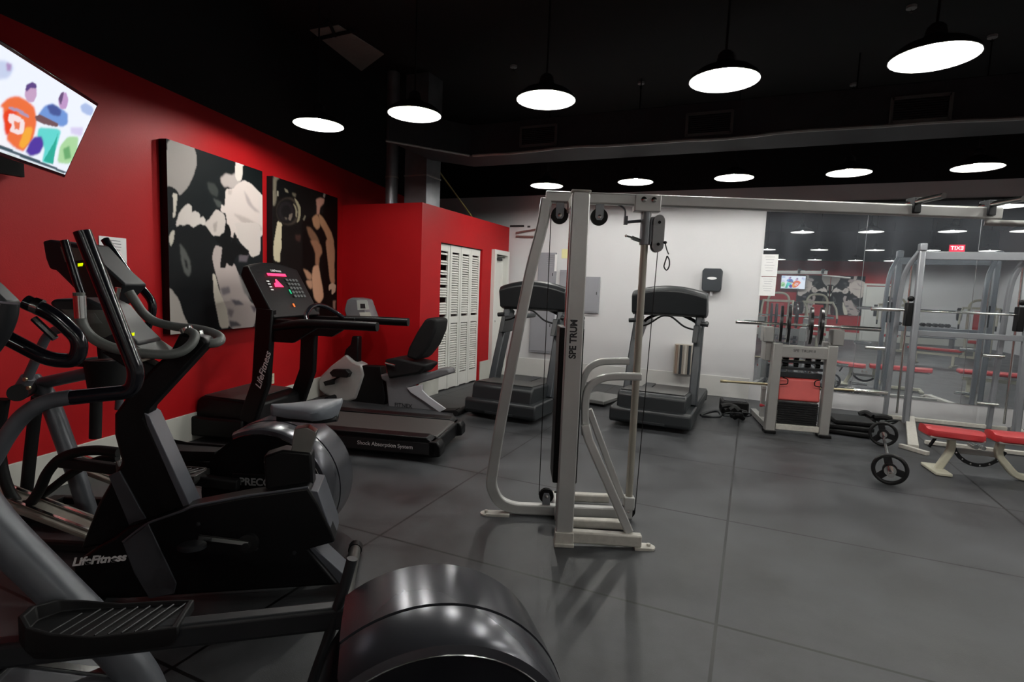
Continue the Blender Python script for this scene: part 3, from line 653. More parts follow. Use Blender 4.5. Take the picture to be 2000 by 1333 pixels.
part('cover_plate', mat('ivory_plastic', (.62, .60, .45), .4), t, lambda bm: box(bm, (0, 0, .06), (.075, .006, .12)), bevel=.002)
part('sockets', DLETTER, t, lambda bm: [box(bm, (x, -.0035, z), (.003, .001, .012)) for z in (.035, .085) for x in (-.008, .008)])

# ================================================================== BACK WALL ITEMS
def at_back(px, py, d=0): return ay(px, py, YB-d)
def wallbox(name, label, cat, x0, y0, x1, y1, dep, m, inset=True, group=None):
    A = at_back(x0, (y0+y1)/2); B = at_back(x1, (y0+y1)/2); T_ = at_back((x0+x1)/2, y0); Bt = at_back((x0+x1)/2, y1)
    w_, h_ = B[0]-A[0], T_[2]-Bt[2]
    t = thing(name, label, cat, loc=((A[0]+B[0])/2, YB-dep/2, Bt[2]), group=group)
    part('cabinet', m, t, lambda bm: box(bm, (0, 0, h_/2), (w_, dep, h_)), bevel=.004)
    if inset:
        part('cover_door', m, t, lambda bm: box(bm, (0, -dep/2-.004, h_/2), (w_*.9, .008, h_*.93)), bevel=.002)
        part('latch', CHAR, t, lambda bm: box(bm, (w_*.36, -dep/2-.012, h_*.55), (.012, .01, .05)), bevel=.002)
    return t
wallbox('electrical_panel', 'grey electrical panel standing lowest on the white wall, behind the left far treadmill', 'electrical panel', 1037, 590, 1083, 689, .06, BOXG, group='grey panels on the white wall')
wallbox('electrical_panel', 'grey electrical panel partly covered by the white paper sheet', 'electrical panel', 1052, 494, 1086, 588, .05, BOXG, group='grey panels on the white wall')
wallbox('electrical_panel', 'narrow grey electrical panel immediately left of the cable machine column', 'electrical panel', 1094, 528, 1118, 600, .05, BOXG, group='grey panels on the white wall')
wallbox('electrical_panel', 'small grey electrical panel immediately right of the cable machine column', 'electrical panel', 1140, 541, 1171, 612, .05, BOXG, group='grey panels on the white wall')
def backpaper(label, x0, y0, x1, y1, d, m=PAPER, lines=6):
    A = at_back(x0, (y0+y1)/2, d); B = at_back(x1, (y0+y1)/2, d); T_ = at_back((x0+x1)/2, y0, d); Bt = at_back((x0+x1)/2, y1, d)
    w_, h_ = B[0]-A[0], T_[2]-Bt[2]
    t = thing('wall_notice', label, 'paper notice', loc=((A[0]+B[0])/2, YB-d, Bt[2]))
    part('sheet', m, t, lambda bm: box(bm, (0, 0, h_/2), (w_, .002, h_)))
    if lines: part('printed_lines', mat('faint_ink', (.45, .45, .48), .8), t, lambda bm: [box(bm, (0, -.0016, h_*(.88-.75*k/lines)), (w_*.6*(1-.15*(k % 3)), .0008, .006)) for k in range(lines)])
backpaper('white printed sheet taped over the grey electrical panel', 1062, 497, 1088, 530, .056)
backpaper('small yellow note stuck beside the white sheet near the electrical panels', 1097, 487, 1109, 505, .003, mat('yellow_note', (.75, .72, .38), .7), 0)
backpaper('upper white sheet taped to the left edge of the mirror', 1487, 497, 1519, 540, .014)
backpaper('lower white sheet taped to the left edge of the mirror', 1483, 541, 1515, 578, .014)
q = at_back(1391, 548, .06)
t = thing('towel_dispenser', 'dark grey paper dispenser on the white wall above the right far treadmill', 'dispenser', loc=(q[0], YB-.07, q[2]-.19))
part('housing', TM_G, t, lambda bm: prism(bm, [(-.14, .06), (-.12, .02), (.12, .02), (.14, .06), (.145, .33), (.12, .37), (-.12, .37), (-.145, .33)], -.07, .07, 'xz'), bevel=.012)
part('label_plate', PAPER, t, lambda bm: prism(bm, [(a*.07, .22+b*.022) for a, b in [(math.cos(u), math.sin(u)) for u in [k*math.pi/8 for k in range(16)]]], -.074, -.071, 'xz'))
part('nozzle', mat('clear_plastic_grey', (.5, .5, .52), .2), t, lambda bm: cyl(bm, (0, -.02, -.05), (0, -.02, .03), .02, 12))
q0, q1 = at_back(1318, 672, .1), at_back(1348, 745, .1)
t = thing('fluted_wall_cover', 'pale fluted box with brown stripes low on the white wall behind the right far treadmill', 'pipe cover', loc=((q0[0]+q1[0])/2, YB-.06, max(.3, q1[2]-.06)))
hh = q0[2]-max(.3, q1[2]-.06); ww_ = q1[0]-q0[0]
part('casing', mat('beige_casing', (.42, .38, .33), .5, var=.15, vscale=10), t, lambda bm: box(bm, (0, .01, hh/2), (ww_, .09, hh)), bevel=.006)
for k in range(4):
    part('vertical_rib', (mat('brown_rib', (.24, .17, .13), .5), TM_G, mat('beige_rib', (.5, .47, .42), .5), TM_G)[k], t, lambda bm: cyl(bm, (-ww_*.36+k*ww_*.24, -.04, .01), (-ww_*.36+k*ww_*.24, -.04, hh-.01), .02, 10))
q = at_back(1016, 442, 0)
t = thing('wall_vent', 'thin dark slot vent high on the white wall beside the red closet', 'vent', loc=(q[0], YB-.006, q[2]))
part('slot_frame', mat('vent_dark', (.03, .03, .032), .6), t, lambda bm: (box(bm, (-.06, 0, 0), (.27, .01, .035)), box(bm, (.17, 0, -.01), (.05, .01, .03))), bevel=.002)
tag(part('conduit_pipe', mat('redbrown_pipe', (.20, .09, .08), .5), None, lambda bm: (tube(bm, [tuple(at_back(1008, 455, .03)), tuple(at_back(1050, 448, .03))], .016, 8), tube(bm, [tuple(at_back(1008, 462, .03)), tuple(at_back(1046, 463, .03))], .016, 8), tube(bm, [tuple(at_back(1050, 448, .03)), tuple(at_back(1050, 448, -.002))], .016, 8))), 'pair of thin brown pipes crossing the white wall near the closet corner', 'pipe')

# ================================================================== TREADMILLS
def treadmill(fr, label, posts_m, hood_m, con_m, group, L=2.5, detail=True, zc=1.0):
    t = thing('treadmill', label, 'treadmill', fr, group=group); hw = .43
    hx = L-.68; cs_ = .12 if detail else -.10
    part('deck_frame', hood_m, t, lambda bm: (prism(bm, [(0.02, .05), (hx+.05, .05), (hx+.05, .19), (.02, .19)], -hw, hw)), bevel=.02)
    def rails(bm):
        for s in (-1, 1): prism(bm, [(.05, .185), (hx, .185), (hx, .225), (.10, .225)], s*.30, s*hw)
    part('foot_rail', con_m, t, lambda bm: prism(bm, [(.05, .18), (hx, .18), (hx, .222), (.10, .222)], .29, hw), bevel=.008)
    part('foot_rail', con_m, t, lambda bm: prism(bm, [(.05, .18), (hx, .18), (hx, .222), (.10, .222)], -hw, -.29), bevel=.008)
    part('running_belt', BELT, t, lambda bm: prism(bm, [(.05, .12), (.03, .16), (.05, .20), (.10, .212), (hx+.1, .212), (hx+.1, .12)], -.285, .285), bevel=.006)
    part('rear_cap', con_m, t, lambda bm: (prism(bm, [(-.03, .06), (.08, .04), (.08, .19), (.0, .19), (-.03, .15)], -hw-.005, -.29), prism(bm, [(-.03, .06), (.08, .04), (.08, .19), (.0, .19), (-.03, .15)], .29, hw+.005)), bevel=.012)
    part('motor_hood', hood_m, t, lambda bm: prism(bm, [(hx, .20), (hx+.03, .36), (hx+.12, .40), (L-.10, .42), (L-.05, .38), (L-.03, .16), (hx, .16)], -.39, .39), bevel=.02)
    part('hood_top', mat('hood_top_grey', (.06, .06, .058), .5), t, lambda bm: prism(bm, [(hx+.12, .402), (L-.11, .422), (L-.11, .428), (hx+.12, .408)], -.36, .36))
    part('front_bumper', hood_m, t, lambda bm: (prism(bm, [(hx+.1, .05), (L-.02, .05), (L+.01, .08), (L+.01, .21), (L-.02, .235), (hx+.1, .235)], -.46, .46), ), bevel=.025)
    part('bumper_slot', con_m, t, lambda bm: box(bm, (L+.008, 0, .085), (.012, .36, .03)), bevel=.004)
    for s in (-1, 1):
        p = part('upright', posts_m, t, lambda bm: tube(bm, [(hx+.08, s*.40, .22), (hx-.06, s*.395, .60), (hx+cs_-.22, s*.38, 1.28*zc)], 0, prof=((.075 if detail else .10), .17)), bevel=.006)
        if detail and s == 1:
            text('maker_lettering', 'LifeFitness', .085, LETTER, p, (hx-.105, .44, .72), (-.30, 0, .95), (.95, 0, .30), shear=.35, bold=.001)
    ht = 1.17*zc
    for s in (-1, 1):
        part('handrail', con_m, t, lambda bm: tube(bm, fillet([(hx-.10, s*.36, 1.10*zc), (hx-.42, s*.38, ht-.01), (hx-.75, s*.38, ht), (hx-1.18, s*.38, ht)], .08), (.042 if detail else .034), 12))
    part('handrail_bracket', con_m, t, lambda bm: [prism(bm, [(hx-.02, .98*zc), (hx-.36, .98*zc), (hx-.62, ht-.03), (hx-.62, ht+.02), (hx-.10, ht+.02)], s*.36-.03, s*.36+.03) for s in (-1, 1)], bevel=.008)
    part('cross_bar', GLOSSB, t, lambda bm: tube(bm, fillet([(hx-.5, -.36, ht), (hx-.44, -.3, ht+.06), (hx-.40, -.15, ht+.13), (hx-.38, 0, ht+.15), (hx-.40, .15, ht+.13), (hx-.44, .3, ht+.06), (hx-.5, .36, ht)], .06), .022, 10))
    # console: shallow arched box leaning back
    c = part('console', hood_m, t, lambda bm: console_mesh(bm, hx, zc, detail), bevel=.012)
    if detail:
        n = V(-.862, 0, .506); xd = V(0, -1, 0); yd = V(.506, 0, .862); o0 = V(hx-.045, 0, 1.465)+n*.012
        text('maker_lettering', 'LifeFitness', .04, LETTER, c, tuple(o0+yd*.19-xd*.02), xd, yd)
        def onp(bm, a, b, w2, h2): prism_on(bm, o0, xd, yd, n, [(a-w2/2, b-h2/2), (a+w2/2, b-h2/2), (a+w2/2, b+h2/2), (a-w2/2, b+h2/2)])
        part('red_display', emis('red_led', (1, .03, .12), 2.2), c, lambda bm: (onp(bm, -.04, .145, .30, .028)))
        part('red_graph', emis('red_led', (1, .03, .12), 2.2), c, lambda bm: prism_on(bm, o0, xd, yd, n, [(-.17, .01), (-.03, .01), (-.06, .05), (-.09, .095), (-.11, .09), (-.12, .06), (-.155, .05)]))
        part('green_light', emis('green_led', (0, .6, .25), .7), c, lambda bm: onp(bm, .04, -.04, .02, .045))
        part('orange_light', emis('orange_led', (1, .16, .02), 1.2), c, lambda bm: onp(bm, -.02, -.19, .022, .035))
        part('key_rows', mat('console_keys', (.08, .09, .09), .5), c, lambda bm: [onp(bm, .09+i*.055, .09-j*.045, .038, .028) for i in range(4) for j in range(5)])
        part('label_column', LETTER, c, lambda bm: [onp(bm, -.24, .07-.03*j, .04, .012) for j in range(4)])
        part('bumper_lettering_plate', mat('side_rail_black', (.01, .01, .011), .45), t, lambda bm: box(bm, (.62, hw+.002, .12), (1.2, .006, .10)))
        text('side_lettering', 'Shock Absorption System', .05, LETTER, t, (.48, hw+.006, .125), (-1, 0, 0), (0, 0, 1))
        text('side_lettering', 'Flexdeck', .062, LETTER, t, (1.02, hw+.006, .13), (-1, 0, 0), (0, 0, 1), bold=.001)
    else:
        for s in (-1, 1): part('side_grip', con_m, t, lambda bm: tube(bm, [(hx-.20, s*.40, 1.21), (hx-.20, s*.49, 1.20)], .028, 10))
        part('cable_loop', BLK, t, lambda bm: (tube(bm, smooth_path([(hx-.10, .36, 1.13*zc), (hx-.08, .22, 1.17*zc), (hx-.08, .08, 1.27*zc), (hx-.08, 0, 1.29*zc), (hx-.08, -.08, 1.27*zc), (hx-.08, -.22, 1.17*zc), (hx-.10, -.36, 1.13*zc)]), .011, 8)))
    return t
def prism_on(bm, o0, xd, yd, n, pts):
    a = [bm.verts.new(o0+xd*x+yd*y) for x, y in pts]; b = [bm.verts.new(o0+xd*x+yd*y+n*.003) for x, y in pts]; k = len(pts)
    bm.faces.new(a); bm.faces.new(list(reversed(b)))
    for i in range(k): bm.faces.new((a[i], b[i], b[(i+1) % k], a[(i+1) % k]))
def console_mesh(bm, hx, zc, big):
    secs = []
    if big:
        for i in range(-8, 9):
            u = i/8; y = u*.40; arch = .05*(1-u*u)
            secs.append([(hx-.20, y, 1.20), (hx+.07+arch*.5, y, 1.66+arch), (hx+.12+arch*.4, y, 1.66+arch), (hx+.15, y, 1.58), (hx-.02, y, 1.24), (hx-.12, y, 1.16)])
        loft(bm, secs); return
    for i in range(-8, 9):
        u = i/8; y = u*.46; arch = .08*(1-u*u); taper = 1-.10*abs(u)
        zb = (1.30-.0*abs(u))*zc; ztop = (1.57+arch)*zc
        # section in xz, tilted face towards the rear (runner)
        secs.append([(hx-.47, y, zb+.06), (hx-.25, y, ztop+.02), (hx-.17, y, ztop), (hx-.13, y, ztop-.05), (hx-.18, y, zb+.01), (hx-.26, y, zb-.02), (hx-.42, y, zb)])
    loft(bm, secs)
T1 = Fr((-2.53, 4.42), (-.97, -.24))
treadmill(T1, 'black treadmill with red lit console, its side to the camera against the red wall', BLK, BLK, BLK, 'treadmills', L=2.45)
T2 = Fr((-2.58, 7.84), (-.02, -1)); T3 = Fr((-.94, 8.37), (-.02, -1))
treadmill(T2, 'charcoal treadmill facing the camera between the closet and the cable machine column', TM_G, TM_D, TM_D, 'treadmills', L=2.15, detail=False)
treadmill(T3, 'charcoal treadmill facing the camera right of the cable machine pole', TM_G, TM_D, TM_D, 'treadmills', L=2.15, detail=False)

# ================================================================== CABLE MACHINE
CM = Fr((-.95, 3.08), (.92, .39)); PB = .42
cm = thing('cable_crossover', 'tall silver cable crossover machine with a long overhead beam, centre of the room', 'cable machine', CM)
col = part('front_column', SILV, cm, lambda bm: prism(bm, [(-.052, .0), (.052, .0), (.052, 2.10), (.042, 2.125), (-.042, 2.125), (-.052, 2.10)], -.025, .03), bevel=.008)
part('column_foot', WORN, cm, lambda bm: (box(bm, (0, .0, .045), (.114, .07, .09)), box(bm, (0, -.0, .012), (.12, .09, .024))), bevel=.004)
text('maker_lettering', 'SPE TRUM', .056, DLETTER, col, (-.004, -.026, 1.27), (0, 0, 1), (-1, 0, 0), squash=.93, bold=.0022)
part('top_cap', WORN, cm, lambda bm: (box(bm, (0, .0, 2.122), (.112, .065, .014)), box(bm, (0, PB/2+.02, 2.09), (.09, PB, .07))), bevel=.004)
ZB_ = 2.155
b0 = CM.tr(1066, 385, PB)[0]; b1 = 2.75
part('overhead_beam', SILV, cm, lambda bm: tube(bm, [(b0, PB, ZB_), (b1, PB, ZB_)], 0, prof=(.055, .075)), bevel=.004)
jp = [CM.t3(*p, PB) for p in ((1075, 392), (1060, 440), (1038, 520), (1005, 680), (975, 840))]+[CM.t3(966, 905, PB)]
jz = [(b0+.005, PB, ZB_-.01)]+jp[1:5]+[(CM.tr(958, 950, PB)[0], PB, .20), (CM.tr(968, 985, PB)[0]+.02, PB, .085), (CM.tr(985, 1000, PB)[0]+.06, PB, .045), (-.1, PB, .045), (.50, PB, .045)]
part('bent_side_tube', SILV, cm, lambda bm: tube(bm, fillet(jz, .12, 6), 0, prof=(.055, .075)), bevel=.003)
part('base_rail', WORN, cm, lambda bm: tube(bm, [(.03, .0, .06), (.47, .0, .05)], 0, prof=(.06, .075)), bevel=.004)
part('base_rail', WORN, cm, lambda bm: tube(bm, [(.0, .24, .04), (.42, .24, .04)], 0, prof=(.055, .06)), bevel=.004)
part('base_rail', WORN, cm, lambda bm: tube(bm, [(-.05, .66, .05), (.38, .66, .05)], 0, prof=(.06, .06)), bevel=.004)
part('base_cross_member', SILV, cm, lambda bm: tube(bm, [(.0, .0, .045), (.0, .68, .045)], 0, prof=(.07, .07), up=(1, 0, 0)), bevel=.004)
def footp(bm):
    for x, y in ((.52, .0), (-.50, PB-.02)): lathe(bm, (x, y, 0), (0, 0, 1), [(0, .04), (.012, .04), (.012, .012), (.03, .012)], 16)
    box(bm, (.48, 0, .008), (.10, .075, .016)); box(bm, (-.42, PB-.02, .008), (.16, .075, .016))
part('foot_plate', WORN, cm, footp)
# chrome guide pole
xp = .475
part('guide_pole', STEELP, cm, lambda bm: cyl(bm, (xp, PB, .06), (xp, PB, ZB_-.03), .024, 20))
part('pole_collar', SILV, cm, lambda bm: (box(bm, (xp, PB, .12), (.07, .07, .09)), box(bm, (xp, PB, ZB_-.02), (.17, .075, .11)), box(bm, (xp, PB, 2.06), (.055, .055, .06))), bevel=.006)
part('bolt', CHROME, cm, lambda bm: lathe(bm, (xp-.03, PB-.038, ZB_-.0), (0, -1, 0), [(0, .018), (.01, .018), (.014, .010), (.016, .0)], 12))
part('bolt', CHROME, cm, lambda bm: lathe(bm, (xp+.035, PB-.038, ZB_-.0), (0, -1, 0), [(0, .018), (.01, .018), (.014, .010), (.016, .0)], 12))
zs = CM.tr(1248, 448, PB)[1]
sl = part('pole_slider', SMITH, cm, lambda bm: (cyl(bm, (xp, PB, zs-.10), (xp, PB, zs+.13), .034, 20), box(bm, (xp+.05, PB, zs-.01), (.04, .03, .18))), bevel=.003)
part('pull_pin', CHROME, cm, lambda bm: (tube(bm, [(xp-.03, PB-.01, zs-.07), (xp-.13, PB-.04, zs-.05)], .006, 8), tube(bm, [(xp-.03, PB-.01, zs-.075), (xp-.09, PB-.03, zs-.06)], .013, 8), lathe(bm, (xp-.13, PB-.04, zs-.05), (-1, 0, 0), [(-.006, .004), (0, .011), (.008, .004)], 10)))
part('side_hook', MIDG, cm, lambda bm: (tube(bm, [(xp-.02, PB, zs+.055), (xp-.13, PB-.02, zs+.04)], .010, 8), box(bm, (xp-.135, PB-.02, zs+.05), (.022, .03, .055)), tube(bm, smooth_path([(xp-.14, PB-.02, zs+.075), (xp-.145, PB-.02, zs+.12), (xp-.18, PB, zs+.15), (xp-.22, PB, zs+.155)]), .006, 6)))
# oval pulley housing
oc = CM.tr(1284, 457, PB); a0 = oc[0]; zc_ = oc[1]
hs = [(a0+.038*math.cos(u)-.0, zc_+.075*(1 if math.sin(u) > 0 else -1)*0+(.075 if math.sin(u) >= 0 else -.075)+.045*math.sin(u)) for u in [2*math.pi*k/28 for k in range(28)]]
ph = part('pulley_housing', mat('housing_grey', (.36, .37, .37), .4, var=.08), cm, lambda bm: (prism(bm, hs, PB-.035, PB-.02), prism(bm, hs, PB+.02, PB+.035)), bevel=.002)
part('pulley', BLK, ph, lambda bm: [lathe(bm, (a0, PB, zc_+s*.07), (0, 1, 0), [(-.016, .005), (-.016, .042), (-.010, .042), (0, .036), (.010, .042), (.016, .042), (.016, .005)], 24) for s in (-1, 1)])
part('housing_bolt', BLK, ph, lambda bm: [lathe(bm, (a0, PB-.035, zc_+s*.07), (0, -1, 0), [(0, .01), (.006, .01), (.008, 0)], 10) for s in (-1, 1)])
part('carabiner', CHAR, cm, lambda bm: (tube(bm, smooth_path([CM.t3(1299, 474, PB-.05), CM.t3(1302, 487, PB-.05), CM.t3(1306, 497, PB-.05)]), .004, 6), tube(bm, smooth_path([CM.t3(*p, PB-.05) for p in ((1303, 500), (1298, 515), (1297, 522), (1302, 528), (1307, 520), (1307, 508), (1303, 500))]), .0045, 6), lathe(bm, CM.t3(1299, 474, PB-.05), (0, 0, 1), [(-.01, .003), (-.005, .012), (.005, .012), (.01, .003)], 10)))
# overhead and floor pulleys
def pulley(px, py, lab=None, R_=.052, z=None, y=PB, up_=True):
    x, zz = CM.tr(px, py, y)
    p = part('pulley', BLK, cm, lambda bm: lathe(bm, (x, y, zz), (0, 1, 0), [(-.014, .006), (-.014, R_), (-.008, R_), (0, R_-.008), (.008, R_), (.014, R_), (.014, .006)], 28))
    e = .1 if up_ else -.06
    part('pulley_bracket', SMITH, p, lambda bm: [(prism(bm, [(x-.026, zz-.005), (x-.016, zz-.022 if up_ else zz+.022), (x+.016, zz-.022 if up_ else zz+.022), (x+.026, zz-.005), (x+.026, zz+e), (x-.026, zz+e)], y+s*.018-.003, y+s*.018+.003)) for s in (-1, 1)])
    part('axle_bolt', CHROME, p, lambda bm: lathe(bm, (x, y-.021, zz), (0, -1, 0), [(0, .012), (.006, .012), (.008, 0)], 12))
    return x, zz
xa, za = pulley(1093, 421, R_=.056); xb, zb_ = pulley(1170, 424, R_=.056)
xc_, zc2 = pulley(1067, 968, R_=.05, up_=False)
xd_, zd_ = pulley(1226, 998, R_=.05, up_=False)
part('cable', BLK, cm, lambda bm: (cyl(bm, (xa-.056, PB, za), (xc_-.05, PB, zc2), .003, 6), cyl(bm, (a0+.01, PB, zc_-.07), (xd_+.05, PB, zd_), .003, 6)))
x0, x1 = CM.tr(1078, 800, .2)[0], .0
part('weight_stack_shroud', BLK, cm, lambda bm: (box(bm, (-.005, .20, .845), (.15, .26, .97)), box(bm, (.015, .20, 1.35), (.11, .22, .06))), bevel=.008)
part('guide_rod', CHROME, cm, lambda bm: [cyl(bm, (.0+s*.035, .2, .06), (.0+s*.035, .2, 2.07), .009, 10) for s in (-1, 1)])
# grab bars: two square tubes curving from the brace to the pole
for y in (.10, .42):
    pts = [CM.t3(*p, y) for p in (((1143, 850), (1143, 790), (1150, 758), (1172, 741), (1200, 736), (1252, 736)) if y < .2 else ((1138, 800), (1138, 750), (1148, 722), (1168, 709), (1195, 706), (1228, 706)))]
    part('grab_bar', SILV, cm, lambda bm: tube(bm, smooth_path(pts, 6), 0, prof=(.045, .045)), bevel=.003)
part('diagonal_brace', SILV, cm, lambda bm: tube(bm, [CM.t3(1143, 830, .06), CM.t3(1150, 860, .05), (.40, .02, .09)], 0, prof=(.045, .055)), bevel=.003)
part('diagonal_brace', SILV, cm, lambda bm: tube(bm, [CM.t3(1150, 800, .40), (.42, .40, .16)], 0, prof=(.04, .045)), bevel=.003)
# pull-up handles on the beam's right part
def beamh(bm, px0, py0, px1, py1, dy): tube(bm, [CM.t3(px0, py0, PB), CM.t3(px1, py1, PB)], .016, 10)
def grip(x, y0, y1, z):
    g = part('pull_up_grip', CHROME, cm, lambda bm: (cyl(bm, (x, y0, z), (x+.02, y1, z+.005), .018, 14), lathe(bm, (x, y0, z), (0, -1, 0), [(-.01, .02), (.012, .02), (.014, .0)], 14)))
    part('clamp', CHAR, g, lambda bm: box(bm, (x+.01, PB-.0, z-.02), (.05, .085, .10)), bevel=.006)
xg1 = CM.tr(1780, 410, PB)[0]; xg2 = CM.tr(1925, 415, PB)[0]
grip(xg1, PB+.03, PB-.24, ZB_+.05); grip(xg2, PB+.03, PB-.24, ZB_+.05)
part('angled_stay', SILV, cm, lambda bm: tube(bm, [(xg2, PB, ZB_-.06), (xg2+.45, PB-.32, ZB_-.10)], .02, 10))
# ================================================================== RECUMBENT BIKE
RB = Fr((-3.2, 5.86), (-.975, -.12))
Z = lambda x, y: (600+x/4.444, 560+y/4.444)
rt = lambda P, off=0: [RB.tr(*Z(*p), off) for p in P]
rb = thing('recumbent_bike', 'silver and grey recumbent exercise bike with black bucket seat beside the closet', 'exercise bike', RB)
part('wheel_housing', RSILV, rb, lambda bm: prism(bm, rt([(95, 830), (110, 780), (200, 690), (330, 590), (400, 650), (470, 680), (490, 770), (455, 880), (420, 980), (350, 1005), (280, 1000), (150, 940), (98, 900)], .09), -.09, .09), bevel=.03, seg=3)
part('front_post', BLK, rb, lambda bm: prism(bm, rt([(335, 590), (352, 540), (392, 500), (405, 430), (460, 430), (455, 660), (400, 655)]), -.05, .05), bevel=.015)
cn = part('console', RGREY, rb, lambda bm: prism(bm, rt([(395, 280), (372, 200), (395, 115), (440, 95), (520, 110), (580, 275)]), -.14, .14), bevel=.02)
cq2 = rt([(450, 120), (525, 122), (575, 268), (465, 268)])
part('display', mat('pale_display', (.45, .48, .45), .3), cn, lambda bm: prism(bm, rt([(430, 120), (518, 118), (540, 200), (438, 205)], .142), .140, .144))
part('screen', DLETTER, cn, lambda bm: prism(bm, rt([(460, 150), (500, 150), (505, 190), (462, 190)], .146), .144, .147))
part('keypad', mat('pale_keys', (.55, .56, .5), .4), cn, lambda bm: prism(bm, rt([(452, 225), (545, 222), (560, 270), (465, 272)], .146), .144, .147))
part('pedal', BLK, rb, lambda bm: prism(bm, rt([(205, 745), (240, 715), (350, 718), (380, 750), (360, 790), (230, 780)], .16), .12, .20), bevel=.01)
part('crank', BLK, rb, lambda bm: (tube(bm, [RB.t3(*Z(300, 770), .12), RB.t3(*Z(175, 840), .12)], .014, 8), prism(bm, rt([(150, 825), (230, 800), (230, 850), (165, 860)], .14), .11, .17)), bevel=.004)
part('main_frame', BLK, rb, lambda bm: prism(bm, rt([(478, 680), (660, 690), (700, 950), (690, 1045), (300, 1030), (430, 960)]), -.07, .07), bevel=.01)
part('rear_shroud', RGREY, rb, lambda bm: prism(bm, rt([(630, 765), (700, 755), (1040, 755), (1150, 715), (1225, 715), (1240, 760), (1120, 800), (1000, 835), (880, 875), (960, 950), (1135, 1085), (700, 1052), (690, 930), (680, 830), (645, 810)], .10), -.10, .10), bevel=.02)
part('rear_strut', mat('white_silver', (.62, .62, .66), .3, metal=.2), rb, lambda bm: prism(bm, rt([(868, 880), (1000, 850), (1000, 900), (1050, 950), (1205, 1062), (1150, 1092), (1020, 1000), (900, 920)], .115), .10, .125), bevel=.006)
part('stabilizer', BLKM, rb, lambda bm: (tube(bm, [(-.02, -.26, .035), (-.02, .26, .035)], .035, 12), tube(bm, [(1.78, -.26, .035), (1.78, .26, .035)], .035, 12), prism(bm, rt([(1130, 1080), (1280, 1075), (1290, 1100), (1150, 1100)], .12), -.05, .12)))
part('seat_cushion', BLKM, rb, lambda bm: prism(bm, rt([(735, 620), (830, 605), (980, 640), (1090, 665), (1080, 690), (1030, 740), (770, 785), (745, 700)]), -.19, .19), bevel=.03, seg=3)
part('backrest', BLKM, rb, lambda bm: prism(bm, rt([(915, 600), (935, 520), (1010, 380), (1075, 280), (1130, 262), (1178, 285), (1165, 380), (1110, 510), (1040, 600), (1000, 630)]), -.18, .18), bevel=.03, seg=3)
part('side_handle', CHROME, rb, lambda bm: tube(bm, [RB.t3(*Z(680, 665), .22), RB.t3(*Z(765, 688), .22)], .014, 8))
text('maker_lettering', 'FITNEX', .075, DLETTER, rb, (RB.tr(*Z(835, 1035), .1)[0], .103, RB.tr(*Z(835, 1035), .1)[1]), (-1, 0, 0), (0, 0, 1), bold=.001)

# ================================================================== ELLIPTICALS
def drum(t, lettering=False, zc=.36, R_=.36, x0=0.0, w=.40, a0=60, a1=214):
    """fender-like grey cover arching over a dark flywheel"""
    A0, A1, n = math.radians(a0), math.radians(a1), 32
    hwi = w/2
    prof = [(-hwi, R_*.80), (-hwi+.012, R_*.90), (-hwi+.05, R_*.985), (-.02, R_), (.058, R_), (.058, R_-.012), (.066, R_-.012), (.066, R_-.003), (hwi-.03, R_*.985), (hwi-.006, R_*.955), (hwi, R_*.90), (hwi-.012, R_*.89), (hwi-.03, R_*.94), (-hwi+.06, R_*.95), (-hwi+.015, R_*.79)]
    def f(bm):
        secs = []
        for i in range(n+1):
            a = A0+(A1-A0)*i/n; secs.append([(x0+r*math.cos(a), y, zc+r*math.sin(a)) for y, r in prof])
        loft(bm, secs)
    c = part('drum_cover', DGREY, t, f, ang=30)
    part('rim_trim', CHROME, c, lambda bm: tube(bm, [(x0+R_*.90*math.cos(a), hwi+.001, zc+R_*.90*math.sin(a)) for a in [A0+(A1-A0)*k/n for k in range(n+1)]], .0022, 5))
    part('side_panel', GLOSSB if not lettering else BLK, t, lambda bm: lathe(bm, (x0, 0, zc), (0, 1, 0), [(-hwi+.02, .05), (-hwi+.012, R_*.79), (hwi-.014, R_*.885), (hwi-.03, .06)], 40))
    part('drum_base', BLK, t, lambda bm: (box(bm, (x0, 0, .045), (R_*1.2, w*.45, .07)), box(bm, (x0, 0, .13), (R_*1.0, w*.45, .14))), bevel=.01)
    part('axle_cap', CHAR, t, lambda bm: [lathe(bm, (x0, s*(hwi-.02), zc), (0, s, 0), [(0, .05), (.03, .045), (.034, .0)], 20) for s in (-1, 1)])
    return c
def pedal_mesh(bm, x0, x1, y0, y1, z, w):
    """long foot platform, rim raised at the front and far side; (x0,y0) rear centre, (x1,y1) toe centre"""
    a = V(x0, y0, 0); b = V(x1, y1, 0); d = (b-a); L_ = d.length; d.normalize(); s = V(-d.y, d.x, 0)
    out = [(0, .42), (.25, .48), (.5, .5), (.75, .5), (.9, .42), (1.0, .15), (1.0, -.15), (.9, -.42), (.75, -.5), (.5, -.5), (.25, -.48), (0, -.42)]
    def ring(zz, k, lift=0): return [a+d*(L_*u*k+(1-k)*L_*.5)+s*(v*w*k)+V(0, 0, zz+lift*max(0, u-.55)*2) for u, v in out]
    loft(bm, [ring(z-.05, .9), ring(z-.02, 1.0), ring(z+.012, 1.0, .05), ring(z+.012, .92, .05), ring(z, .90, .015)])
def pedal_ridges(bm, x0, x1, y0, y1, z, w):
    a = V(x0, y0, 0); b = V(x1, y1, 0); d = (b-a); L_ = d.length; d.normalize(); s = V(-d.y, d.x, 0)
    for k in range(9):
        u = .12+.08*k; hh_ = .38 if u < .75 else .28
        tube(bm, [a+d*(L_*u)+s*(w*(v))+d*(.03*v/.4)+V(0, 0, z+.003+.02*max(0, u-.55)) for v in (-hh_, 0, hh_)], .0028, 5)
